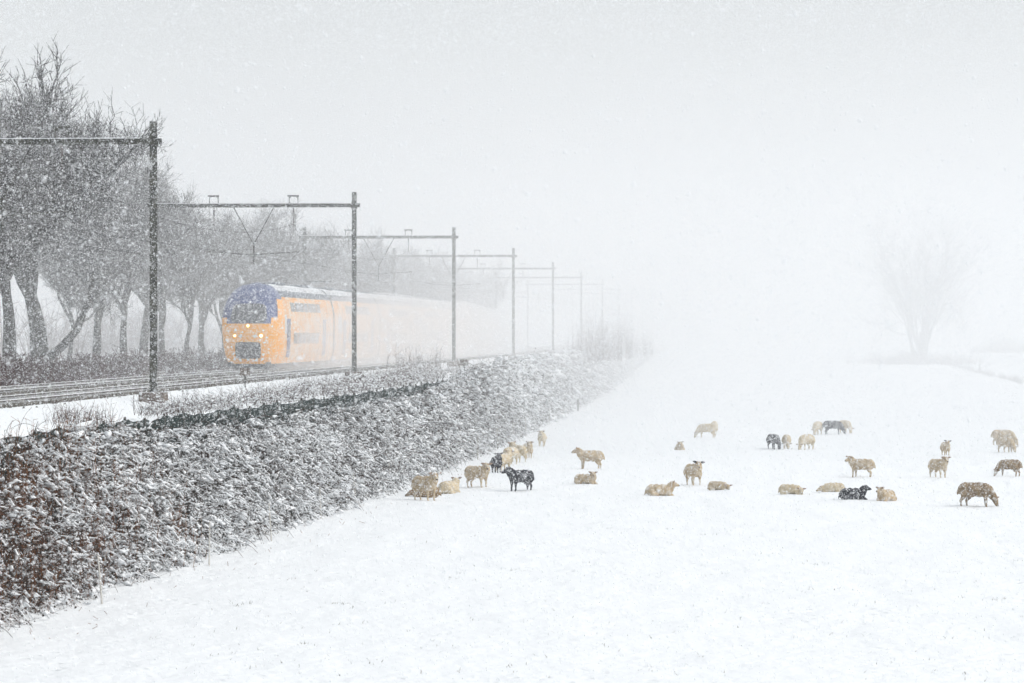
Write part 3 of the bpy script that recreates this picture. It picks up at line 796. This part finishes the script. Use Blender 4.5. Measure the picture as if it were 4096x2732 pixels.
    o = np_mesh('runners', V, F, M['cane'], e, attrs={'tone': np.repeat(np.tile(rng.random(m) * .3, 6), 6)}); o['kind'] = 'stuff'
    # upright red-brown dead stalks at the near end
    m = 900
    Y = 64 + 27 * rng.random(m) ** 1.6; q = rng.random(m)
    P = np.stack([xm(Y) + bank_top(Y) + (bank_base(Y) - bank_top(Y)) * q + .3, Y, hedge_top(Y) * (1 - q) * .9], 1)
    scrubs = scrub('', P, rng.uniform(.4, 1.2, m), 2, M['stalk'], None, None, snow=.05, thick=.008, spread=.12, curve=.12, parent=e)
bramble_hedge()

# shrubs rising above the hedge far along
def shrub(px, Y, H, n, label, group=None, t=None, z0=None):
    X = (px - 1175.5) / FPX * Y
    P = np.stack([X + rng.normal(0, .8, n), Y + rng.normal(0, 2.0, n), np.full(n, 3.2 if z0 is None else z0)], 1)
    e = scrub('shrub', P, rng.uniform(.5, 1.0, n) * H, 6, M['twig'], label, 'shrub', snow=.3, thick=.010, spread=.12, curve=.15)
    if group: e['group'] = group
shrub(1345, 300, 3.4, 18, 'leftmost of the bare shrubs rising above the far hedge', 'bare shrubs above the far hedge')
shrub(1375, 315, 5.0, 20, 'tallest of the bare shrubs above the far hedge, second from left', 'bare shrubs above the far hedge')
shrub(1405, 330, 4.6, 20, 'bare shrub above the far hedge, third from left, beside the tallest', 'bare shrubs above the far hedge')
shrub(1440, 360, 4.2, 18, 'fourth bare shrub above the far hedge, paler in haze', 'bare shrubs above the far hedge')
shrub(1475, 400, 3.2, 16, 'rightmost and palest bare shrub at the far end of the hedge', 'bare shrubs above the far hedge')
shrub(965, 196, 1.7, 26, 'small round shrub by the track between the second and third masts', z0=3.4)

# dead grass and brown scrub between fence and track
def verge():
    n = 1500
    Y = rng.uniform(99, 205, n); f = rng.random(n)
    t = bank_top(Y) - .2 - f * np.interp(Y, [99, 118, 150, 205], [1.3, 2.2, 3.3, 4.2])
    P = np.stack([xm(Y) + t, Y, np.full(n, RAILZ - .25)], 1)
    keep = fbm(Y / 7, t * .6, 2, 71) > -.10
    scrub('verge_scrub', P[keep], rng.uniform(.25, .75, keep.sum()), 4, M['twig'], 'brown dead scrub between windbreak fence and track', 'scrub', snow=.22, thick=.007, spread=.5)
    n = 60
    px = rng.uniform(125, 250, n); Y = rng.uniform(89, 95, n)
    P = np.stack([(px - 1175.5) / FPX * Y, Y, np.full(n, RAILZ - .35)], 1)
    scrub('grass_clump', P, rng.uniform(.4, .8, n), 3, M['twig'], 'tall thin dead grass standing above hedge at the left', 'dead grass', snow=0, thick=.006, spread=.18, curve=.35)
verge()
# dark thicket behind the tracks under the trees
def thicket():
    n = 4200
    Y = 138 + 200 * rng.random(n) ** 1.25; t = -11.6 - 2.6 * rng.random(n)
    P = np.stack([xm(Y) + t, Y, np.full(n, RAILZ - .4)], 1)
    scrub('thicket', P, rng.uniform(.8, 1.55, n) + .3 * fbm(Y / 8, t * 0, 2, 81), 3, M['thicket'], 'dark red-brown thicket along the far side of the tracks under the trees', 'thicket', snow=.0, thick=.034, spread=.42)
thicket()
def far_wood():
    n = 420; Y = rng.uniform(185, 420, n); t = rng.uniform(-52, -30, n)
    P = np.stack([xm(Y) + t, Y, np.full(n, RAILZ - .9)], 1)
    scrub('far_wood', P, rng.uniform(3.0, 6.5, n), 6, M['twig'], 'faint hazy undergrowth and young wood seen between the tree trunks', 'wood', snow=0, thick=.05, spread=.3)
far_wood()

# windbreak fence on top of the bank
def windbreak():
    e = empty('windbreak_fence', (0, 0, 0), label='dark green netting fence along the top of the bramble bank', cat='fence')
    Y = 66.0; k = 0
    while Y < 200:
        Y1 = Y + 2.5
        a = Vector((xm(Y) + bank_top(Y) - .02, Y, 0)); b = Vector((xm(Y1) + bank_top(Y1) - .02, Y1, 0))
        zt = [3.52 + .05 * math.sin(k * 2.1), 3.52 + .05 * math.sin((k + 1) * 2.1)]
        V, F = [], []
        NN = 8
        for i in range(NN + 1):
            q = i / NN; p = a.lerp(b, q); sag = -.06 * math.sin(math.pi * q) + rnd.uniform(-.02, .02)
            for off in (0, .02): V += [(p.x + off, p.y, 2.3), (p.x + off, p.y, zt[0] * (1 - q) + zt[1] * q + sag)]
        for i in range(NN):
            c = 4 * i; F += [(c, c + 4, c + 5, c + 1), (c + 2, c + 3, c + 7, c + 6), (c + 1, c + 5, c + 7, c + 3)]
        mesh_obj('net_panel', V, F, M['net'], e)
        tube_obj('post', [((a.x, a.y, 2.5), (a.x, a.y, zt[0] + .05), .035)], M['wood'], e, 6)
        n = 5
        C = np.array([(a.x + (b.x - a.x) * q, a.y + (b.y - a.y) * q, 3.53) for q in rng.random(n)])
        Y = Y1; k += 1
    n = 160; Yq = rng.uniform(80, 200, n)
    lumps('snow_on_fence', np.stack([xm(Yq) + bank_top(Yq), Yq, np.full(n, 3.54)], 1), rng.uniform(.02, .05, n), e)
windbreak()

# electric fence along the hedge
def gz(X, Y): return float(field_z(np.array([X]), np.array([Y]))[0])
def efence():
    e = empty('electric_fence', (0, 0, 0), label='thin white electric fence posts with a wire along the hedge foot', cat='fence')
    px = [(-60, 1492), (235, 1388), (480, 1298), (624, 1245), (737, 1198), (818, 1162), (898, 1131), (971, 1094), (1031, 1080), (1097, 1056), (1143, 1034), (1181, 1013), (1208, 1003), (1262, 975)]
    prev = None; segs = []
    for i, (x, y) in enumerate(px):
        p = at(x, y, 0.0); lean = rnd.uniform(-.12, .02)
        top = p + Vector((lean, rnd.uniform(-.05, .05), 1.08))
        o = tube_obj('post', [(p - Vector((0, 0, .15)), p.lerp(top, .5), .024, .022), (p.lerp(top, .5), top, .022, .018), (p, p + Vector((-.07, 0, .0)), .008)], M['postwhite'], e, 6)
        w_ = p.lerp(top, .30)
        if prev is not None:
            for k in range(6):
                a, b = prev.lerp(w_, k / 6), prev.lerp(w_, (k + 1) / 6)
                s = lambda q: Vector((0, 0, -.16 * 4 * q * (1 - q)))
                segs.append((a + s(k / 6), b + s((k + 1) / 6), .003))
        prev = w_
    tube_obj('wire', segs, M['wire'], e, 4)
    p = at(1327, 945, 0); p2 = at(1327, 945, 0)
    q = empty('wooden_post', p, label='short dark wooden post at the hedge edge far along the field', cat='post')
    tube_obj('post_body', [((0, 0, -.2), (0, 0, .95), .07)], M['wood'], q, 8); tube_obj('snow_cap', [((0, 0, .95), (0, 0, 1.02), .07, .02)], M['lump'], q, 8)
efence()

# ------------------------------------------------------------------ right-hand ditch edge and far things
def on_terrain(px, py):
    lo, hi = 100., 900.
    for _ in range(50):
        mid = (lo + hi) / 2
        zr = EYE - (py - HORY) / FPX * mid
        if zr > float(far_rise(np.array(mid))): lo = mid
        else: hi = mid
    return Vector(((px - 1175.5) / FPX * lo, lo, float(far_rise(np.array(lo)))))
def ditch():
    pts = [on_terrain(*p) for p in ((2480, 905), (2400, 890), (2350, 878), (2300, 868), (2250, 857), (2200, 843), (2150, 831), (2110, 822), (2060, 808))]
    P = []; H = []
    for a, b in zip(pts[:-1], pts[1:]):
        L = (b - a).length
        for k in range(int(L * 2.6)):
            p = a.lerp(b, rnd.random()); dens = .5 + 1.2 * float(fbm(np.array([p.x / 5]), np.array([p.y / 9]), 2, 91)[0])
            if rnd.random() < dens: P.append((p.x + rnd.gauss(0, .4), p.y + rnd.gauss(0, 1.5), p.z - .05)); H.append(rnd.uniform(.25, .8))
    scrub('ditch_reeds', np.array(P), np.array(H), 6, M['twig'], 'dark strip of reeds along the ditch at the right edge of the field', 'reeds', snow=.2, thick=.02, spread=.4)
    c = Vector(((2112 - 1175.5) / FPX * 452, 452, float(far_rise(np.array(452.))) - .1))
    n = 240
    P = np.stack([c.x + rng.normal(-.6, 3.2, n), c.y + rng.normal(0, 3, n), np.full(n, c.z)], 1)
    scrub('undergrowth', P, rng.uniform(.6, 2.0, n), 6, M['twig'], 'low undergrowth round the foot of the solitary tree', 'bush', snow=.3, thick=.025, spread=.5)
    pp_ = on_terrain(2249, 857)
    q = empty('ditch_post', pp_, label='short dark post beside the ditch at the right', cat='post')
    tube_obj('post_body', [((0, 0, -.3), (0, 0, 1.1), .09)], M['wood'], q, 8); tube_obj('snow_cap', [((0, 0, 1.1), (0, 0, 1.2), .09, .02)], M['lump'], q, 8)
    for i, (px, w_, h, lab) in enumerate(((2250, 1.8, 2.0, 'faint bush beyond the ditch, left of two at the right edge'), (2300, 3.0, 3.6, 'tall faint bush beyond the ditch at the right edge'), (2345, 3.5, 2.6, 'faint bush cut by the right edge beyond the ditch'))):
        Yb = 520.; n = 80
        P = np.stack([(px - 1175.5) / FPX * Yb + rng.normal(0, w_ / 2.2, n), Yb + rng.normal(0, 1.5, n), np.full(n, 2.1)], 1)
        scrub('far_bush', P, rng.uniform(.4, 1, n) * h, 6, M['twig'], lab, 'bush', snow=.3, thick=.025, spread=.35)['group'] = 'faint bushes beyond the ditch'
    Yb = 560.
    q = empty('lamp_post', ((2038 - 1175.5) / FPX * Yb, Yb, 2.6), label='thin faint lamp post left of the solitary tree', cat='lamp post')
    tube_obj('pole', [((0, 0, 0), (0, 0, 9.2), .08, .05), ((0, 0, 9.2), (.7, 0, 9.7), .05)], M['steel'], q, 8)
    boxes('lantern', [((.95, 0, 9.72), (.6, .2, .12))], M['steel'], q, .03)
ditch()

# marker posts by the track
def markers():
    for px, py, h, lab in ((563, 893, .62, 'small dark marker post with a pale plate in front of the train'), (1066, 868, .7, 'small dark marker post in the scrub right of the third mast')):
        z = RAILZ - .25; p = at(px, py, z)
        e = empty('marker_post', p, label=lab, cat='marker')
        tube_obj('post_body', [((0, 0, -.1), (0, 0, h), .035)], M['steel'], e, 8)
        boxes('plate', [((0, -.05, h + .08), (.42, .03, .3))], M['concrete'], e, .01)
markers()

# ------------------------------------------------------------------ sheep
def wool_mat(name, a, b, dark, snow):
    m = mat(name, a, .95, .05, col2=b, scale=5, bump=.03, bscale=22, snow=snow); return m  # upward faces whitened, as snow on the backs and painted lighter tops
W = {'p': wool_mat('fleece_pale', (.48, .39, .255), (.62, .53, .38), 0, .06), 't': wool_mat('fleece_tan', (.38, .29, .185), (.56, .455, .31), 0, .05),
     'd': wool_mat('fleece_brown', (.17, .115, .06), (.32, .235, .14), 0, .05), 'k': wool_mat('fleece_black', (.012, .014, .02), (.03, .032, .042), 0, .05)}
M['hoof'] = mat('dark_nose', (.02, .02, .025), .5, .3)
M['ear_p'] = mat('ear_pale', (.30, .22, .17), .9, .1); M['ear_k'] = mat('ear_dark', (.02, .02, .025), .9, .1)
UV = None
def unit_sphere():
    bm = bmesh.new(); bmesh.ops.create_icosphere(bm, subdivisions=2, radius=1)
    v = np.array([q.co[:] for q in bm.verts]); f = np.array([[q.index for q in p.verts] for p in bm.faces]); bm.free(); return v, f
SV, SF = unit_sphere()
def sheep(px, py, pose, col, heading, label, head=0.0, size=1.0, hz_=None, z=None, seed=0, dark_ears=False):
    """pixel foot position, pose stand/graze/lie/liedown, heading in degrees (0 right, 90 away, -90 towards the camera), head yaw"""
    R = random.Random(seed + int(px) * 3)
    p = at(px, py, 0.0); p.z = gz(p.x, p.y) - .045
    e = empty('sheep', p, math.radians(heading), label=label, cat='sheep', group='sheep in the snowy field'); e.scale = (size,) * 3
    E = []
    def ball(c, r): E.append((np.array(c, float), np.array((r, r, r) if np.isscalar(r) else r, float)))
    def chain(pts, n=6):
        for (a, ra), (b, rb) in zip(pts[:-1], pts[1:]):
            for k in range(n + 1):
                q = k / n; ball(np.array(a) * (1 - q) + np.array(b) * q, ra * (1 - q) + rb * q)
    hy = math.radians(head)
    lie = pose in ('lie', 'liedown')
    bz = .27 if lie else .60
    wd = 1.12 if lie else 1.0
    ball((.30, 0, bz), (.25, .215 * wd, .245)); ball((.12, 0, bz + .01), (.30, .245 * wd, .255)); ball((-.12, 0, bz + .01), (.30, .26 * wd, .26)); ball((-.34, 0, bz + .005), (.24, .24 * wd, .255))
    ball((-.5, 0, bz - .02), (.10, .10, .14)); chain([((-.56, 0, bz + .06), .045), ((-.62, 0, bz - .16), .03)], 5)
    if not lie:
        st = R.uniform(-.05, .05)
        for s in (-1, 1):
            fx = .34 + s * st
            chain([((.33, s * .13, .50), .105), ((fx, s * .12, .30), .052), ((fx + .01, s * .12, .06), .034), ((fx + .03, s * .12, .02), .042)], 7)
            rx = -.36 - s * st * 1.6
            chain([((-.34, s * .14, .52), .15), ((rx + .05, s * .135, .36), .078), ((rx - .05, s * .13, .24), .045), ((rx - .02, s * .13, .05), .034), ((rx, s * .13, .02), .042)], 7)
    else:
        for s in (-1, 1):
            chain([((.38, s * .16, .12), .09), ((.54, s * .17, .05), .05), ((.42, s * .2, .04), .04)], 5)
            chain([((-.34, s * .22, .14), .13), ((-.12, s * .28, .07), .07), ((-.28, s * .3, .04), .045)], 5)
    # neck and head
    if pose == 'graze': n0, n1, hd = (.40, 0, .60), (.62, .04, .34), Vector((.10, .0, -.24)); nr = (.19, .115)
    elif pose == 'lie': n0, n1, hd = (.40, 0, .36), (.52, 0, .54), Vector((.23, 0, -.07)); nr = (.20, .13)
    elif pose == 'liedown': n0, n1, hd = (.42, 0, .26), (.60, .08, .26), Vector((.22, 0, -.12)); nr = (.17, .12)
    else: n0, n1, hd = (.42, 0, .70), (.56, 0, .87), Vector((.23, 0, -.10)); nr = (.20, .125)
    bend = math.sin(hy) * (.12 if abs(head) > 20 else 0)
    n1 = (n1[0] - (1 - math.cos(hy)) * .10, n1[1] + bend, n1[2])
    hd = Vector((hd.x * math.cos(hy) - hd.y * math.sin(hy), hd.x * math.sin(hy) + hd.y * math.cos(hy), hd.z))
    chain([(n0, nr[0]), (n1, nr[1])], 8)
    hc = np.array(n1); he = hc + np.array(hd)
    chain([(tuple(hc), .105), (tuple(hc + np.array(hd) * .35), .098), (tuple(he), .058)], 6)
    V, F = [], []
    c0 = 0
    for c, r in E:
        V.append(SV * r + c); F.append(SF + c0); c0 += len(SV)
    o = np_mesh('body', np.concatenate(V), np.concatenate(F), W[col], e, True)
    rm = o.modifiers.new('remesh', 'REMESH'); rm.mode = 'VOXEL'; rm.voxel_size = .024; rm.use_smooth_shade = True
    sm = o.modifiers.new('smooth', 'SMOOTH'); sm.iterations = 3
    dp = o.modifiers.new('fleece', 'DISPLACE'); dp.texture = FL; dp.strength = .03; dp.texture_coords = 'LOCAL'; dp.mid_level = .5
    # ears, nose, eyes
    hv = Vector(hd).normalized(); side = hv.cross(Vector((0, 0, 1))).normalized(); upv = side.cross(hv).normalized()
    em = M['ear_k'] if (col == 'k' or dark_ears) else M['ear_p']
    for s in (-1, 1):
        root = Vector(hc) + side * s * .075 + upv * .07 + hv * .02
        tip = root + side * s * .16 + upv * R.uniform(.0, .08)
        ax = (tip - root); mid = (root + tip) / 2; b = ax.normalized(); c_ = hv; d_ = b.cross(c_).normalized(); c2 = d_.cross(b)
        V = np.array([np.array(mid) + v[0] * np.array(b) * ax.length * .55 + v[1] * np.array(c2) * .022 + v[2] * np.array(d_) * .045 * (1 - .35 * v[0]) for v in SV])
        np_mesh('ear', V, SF, em, e, True)
        V = SV * .014 + np.array(Vector(hc) + hv * .12 + side * s * .082 + upv * .035)
        np_mesh('eye', V, SF, M['hoof'], e, True)
    V = SV * np.array([.034, .034, .03]) + np.array(Vector(he) + hv * .038 + upv * .005)
    np_mesh('nose', V, SF, M['hoof'], e, True)
    return e
FL = bpy.data.textures.new('fleece', 'CLOUDS'); FL.noise_scale = .07; FL.noise_depth = 1
SH = [
 (975, 1149, 'stand', 't', -52, 'big tan standing sheep nearest the hedge, looking at the camera, leftmost of the flock', -20, 1.03),
 (978, 1141, 'liedown', 'd', 185, 'sheep lying half hidden behind the legs of the leftmost standing sheep', 0, .85),
 (1031, 1132, 'lie', 'p', 62, 'sheep lying with its back to the camera, ears out, right of the leftmost standing one', 0, .95),
 (1095, 1120, 'stand', 't', -42, 'tan sheep standing broadside with head turned to the camera, left of the black standing one', -35, .97),
 (1140, 1086, 'stand', 'k', 80, 'black sheep seen from behind, beside a pale one close to the hedge', 20, .85),
 (1155, 1082, 'stand', 'p', 60, 'pale sheep half hidden behind the black one close to the hedge', 10, .92),
 (1172, 1067, 'graze', 'p', -115, 'front one of two overlapping pale sheep grazing near the hedge', 0, .95),
 (1190, 1060, 'stand', 'p', 120, 'rear one of two overlapping pale sheep near the hedge', 0, .95),
 (1212, 1051, 'stand', 't', -80, 'sheep with a dark head facing the camera, right of two overlapping pale sheep', -20, .85),
 (1244, 1025, 'stand', 'p', -95, 'pale sheep facing the camera, farthest along the hedge edge', 5, .86),
 (1196, 1126, 'stand', 'k', 216, 'black sheep standing with head raised to the left', -32, .95),
 (1356, 1077, 'stand', 't', 178, 'tan sheep standing alone in profile facing left', 0, .95),
 (1344, 1112, 'lie', 't', -30, 'lying sheep just below the one standing in profile facing left', -55, .78),
 (1515, 1138, 'lie', 't', 4, 'tan sheep lying in profile facing right with raised head', 0, .86),
 (1592, 1114, 'stand', 't', -72, 'sheep with dark ears standing and facing the camera in the middle of the field', -18, .98, True),
 (1649, 1126, 'liedown', 't', -30, 'sheep lying low right of the dark-eared standing one', -50, .70),
 (1624, 1004, 'graze', 'p', 168, 'pale sheep grazing to the left, far back above the middle of the field', 0, .95),
 (1640, 992, 'graze', 'p', 85, 'pale rump of a sheep standing behind the far one grazing to the left', 0, .8),
 (1561, 1033, 'lie', 't', -90, 'small sheep lying face on, left of the far grazing pair', 0, .75),
 (1776, 1031, 'graze', 'k', -70, 'black sheep grazing face on beside two pale ones', 0, .92),
 (1806, 1030, 'graze', 'p', -92, 'slim pale sheep grazing face on, right beside the black grazing one', 0, .88),
 (1852, 1032, 'graze', 'p', -130, 'pale sheep grazing to the left, third in line from the black grazing one', 0, .95),
 (1877, 997, 'graze', 'p', -112, 'pale sheep grazing at the back, left of the far black one', 0, .92),
 (1912, 997, 'graze', 'k', -12, 'far black sheep grazing to the right between two pale ones', 0, .95),
 (1940, 994, 'graze', 'p', -65, 'pale sheep at the back overlapped by the far black one', 0, .9),
 (1979, 1094, 'stand', 't', 158, 'brownish sheep standing side on, turning its head left to the camera', 55, .9),
 (1815, 1136, 'liedown', 'p', -25, 'sheep curled up lying left of the black lying one, leftmost of four', -60, .74),
 (1913, 1131, 'liedown', 'p', 185, 'pale lying sheep touching the black lying one, head left', 0, .72),
 (1958, 1150, 'lie', 'k', 12, 'black sheep lying with head raised to the right', 0, .82),
 (2034, 1152, 'lie', 't', -120, 'sheep lying right of the black lying one, looking left', -15, .82),
 (2171, 1046, 'stand', 't', -85, 'sheep with dark ears behind another one, facing the camera at right', 0, .78, True),
 (2154, 1094, 'stand', 't', -62, 'greyish sheep standing face on with head up in front of a farther one', -15, .92),
 (2303, 1022, 'graze', 't', -15, 'rear of two overlapping sheep grazing at the right edge', 0, 1.0),
 (2310, 1038, 'graze', 't', -60, 'front of two overlapping sheep grazing at the right edge', 0, .9),
 (2318, 1091, 'graze', 'd', 160, 'brown sheep grazing to the left near the right edge', 0, .84),
 (2240, 1163, 'graze', 'd', -20, 'dark brown sheep grazing to the right, nearest of the whole flock', 0, 1.0)]
for i, s in enumerate(SH):
    sheep(s[0], s[1], s[2], s[3], s[4], s[5], s[6], s[7], seed=i, dark_ears=(len(s) > 8))

# ------------------------------------------------------------------ small things in the snow
def tufts():
    P, H = [], []
    clusters = [(1395, 1214), (1170, 1310), (1200, 1312), (785, 1387), (800, 1386), (2195, 1312), (2345, 1286), (1615, 1228), (1500, 1152), (2290, 1380), (1885, 1030), (1895, 1029), (1920, 1028), (1681, 965), (1719, 962), (2072, 992), (2017, 946), (545, 1390), (560, 1385), (1850, 1290), (1880, 1292), (1050, 1330), (640, 1330), (1240, 1250), (1640, 1320), (920, 1450), (700, 1480), (2110, 1505)]
    for q_ in SH:
        for _ in range(5): clusters.append((q_[0] + rnd.gauss(0, 22), q_[1] + rnd.uniform(-2, 5)))  # dark blades added at the feet for trampled snow and contact shade
    for _ in range(430): clusters.append((rnd.uniform(300, 2351), 960 + 608 * rnd.random() ** .8))
    Vs, Fs, Tn = [], [], []
    for i, (px, py) in enumerate(clusters):
        big = i < 28; n = rnd.randint(8, 16) if big else rnd.randint(1, 4)
        c = at(px, py); 
        if c.x < xm(c.y) + float(bank_base(c.y)) + .4: continue
        tone = rnd.random()
        for k in range(n):
            x, y = c.x + rnd.gauss(0, .16 if big else .06), c.y + rnd.gauss(0, .2)
            z = gz(x, y) - .01; a = rnd.uniform(0, 6.28); l = rnd.uniform(.03, .10); wd = rnd.uniform(.005, .010)
            dx, dy = math.cos(a), math.sin(a); lx = dx * l * rnd.uniform(.3, 1.3); ly = dy * l * .8
            m = len(Vs); Vs += [(x - dy * wd, y + dx * wd, z), (x + dy * wd, y - dx * wd, z), (x + lx, y + ly, z + l * rnd.uniform(.4, 1))]
            Fs.append((m, m + 1, m + 2)); Tn += [tone] * 3
    o = np_mesh('grass_tufts', np.array(Vs), np.array(Fs), M['grass'], attrs={'tone': np.array(Tn)})
    tag(o, 'small blades and tufts of grass in the snow of the field, also as dark scuffs under the sheep', 'grass', kind='stuff')
    # broken stalks near the hedge foot
    n = 150; Y = 66 + 90 * rng.random(n) ** 1.4; X = xm(Y) + bank_base(Y) + rng.uniform(.1, 1.6, n) ** 1.5
    z = np.array([gz(a, b) for a, b in zip(X, Y)])
    P = np.stack([X, Y, z], 1); d = rng.normal(0, .5, (n, 3)); d[:, 2] = rng.uniform(.2, 1, n)
    V, F = tubes(P, P + d * rng.uniform(.05, .16, n)[:, None], np.full(n, .007), np.full(n, .005), 3)
    o = np_mesh('broken_stalks', V, F, M['stalk'], attrs={'tone': np.repeat(rng.random(n) * .5, 6)})
    tag(o, 'broken brown stalks sticking out of the snow at the hedge foot', 'stalks', kind='stuff')
    # snow-covered clods along the hedge foot
    n = 500; Y = 64 + 200 * rng.random(n) ** 1.3; X = xm(Y) + bank_base(Y) + rng.normal(.15, .25, n)
    e = lumps('snow_clods', np.stack([X, Y, .08 + rng.uniform(0, .16, n)], 1), rng.uniform(.05, .15, n), None)
    tag(e, 'rounded clods of snow along the hedge foot', 'snow clods', kind='stuff')
tufts()

# ------------------------------------------------------------------ falling snow (point cloud, even density)
def falling():
    dens = 19.0
    Y0, Y1 = 20.0, 190.0
    # even density in a wedge a good deal wider than the view
    vol = lambda y: y ** 3 / 3
    kx, kz0, kz1 = .165, -.115, .105
    tot = int(dens * (2 * kx) * (kz1 - kz0) * (vol(Y1) - vol(Y0)))
    Y = (Y0 ** 3 + (Y1 ** 3 - Y0 ** 3) * rng.random(tot)) ** (1 / 3)
    X = rng.uniform(-kx, kx, tot) * Y; Z = EYE + rng.uniform(kz0, kz1, tot) * Y
    keep = (Z > 0.1) & (Z < 29)
    P = np.stack([X, Y, Z], 1)[keep]
    r = np.clip(rng.lognormal(math.log(.0043), .42, len(P)), .002, .012)
    print('flakes', len(P))
    me = bpy.data.meshes.new('falling_snow'); me.vertices.add(len(P)); me.vertices.foreach_set('co', P.astype(np.float32).ravel())
    a = me.attributes.new('rad', 'FLOAT', 'POINT'); a.data.foreach_set('value', r.astype(np.float32)); me.materials.append(M['flake'])
    o = link(bpy.data.objects.new('falling_snow', me))
    g = bpy.data.node_groups.new('flakes', 'GeometryNodeTree')
    g.interface.new_socket('Geometry', in_out='INPUT', socket_type='NodeSocketGeometry'); g.interface.new_socket('Geometry', in_out='OUTPUT', socket_type='NodeSocketGeometry')
    gi, go = g.nodes.new('NodeGroupInput'), g.nodes.new('NodeGroupOutput')
    mp = g.nodes.new('GeometryNodeMeshToPoints'); na = g.nodes.new('GeometryNodeInputNamedAttribute'); na.data_type = 'FLOAT'; na.inputs[0].default_value = 'rad'
    sm = g.nodes.new('GeometryNodeSetMaterial'); sm.inputs['Material'].default_value = M['flake']
    g.links.new(gi.outputs[0], mp.inputs[0]); g.links.new(na.outputs[0], mp.inputs['Radius']); g.links.new(mp.outputs[0], sm.inputs[0]); g.links.new(sm.outputs[0], go.inputs[0])
    md = o.modifiers.new('flakes', 'NODES'); md.node_group = g
    tag(o, 'snowflakes falling through the air over field and railway', 'falling snow', kind='stuff')
falling()
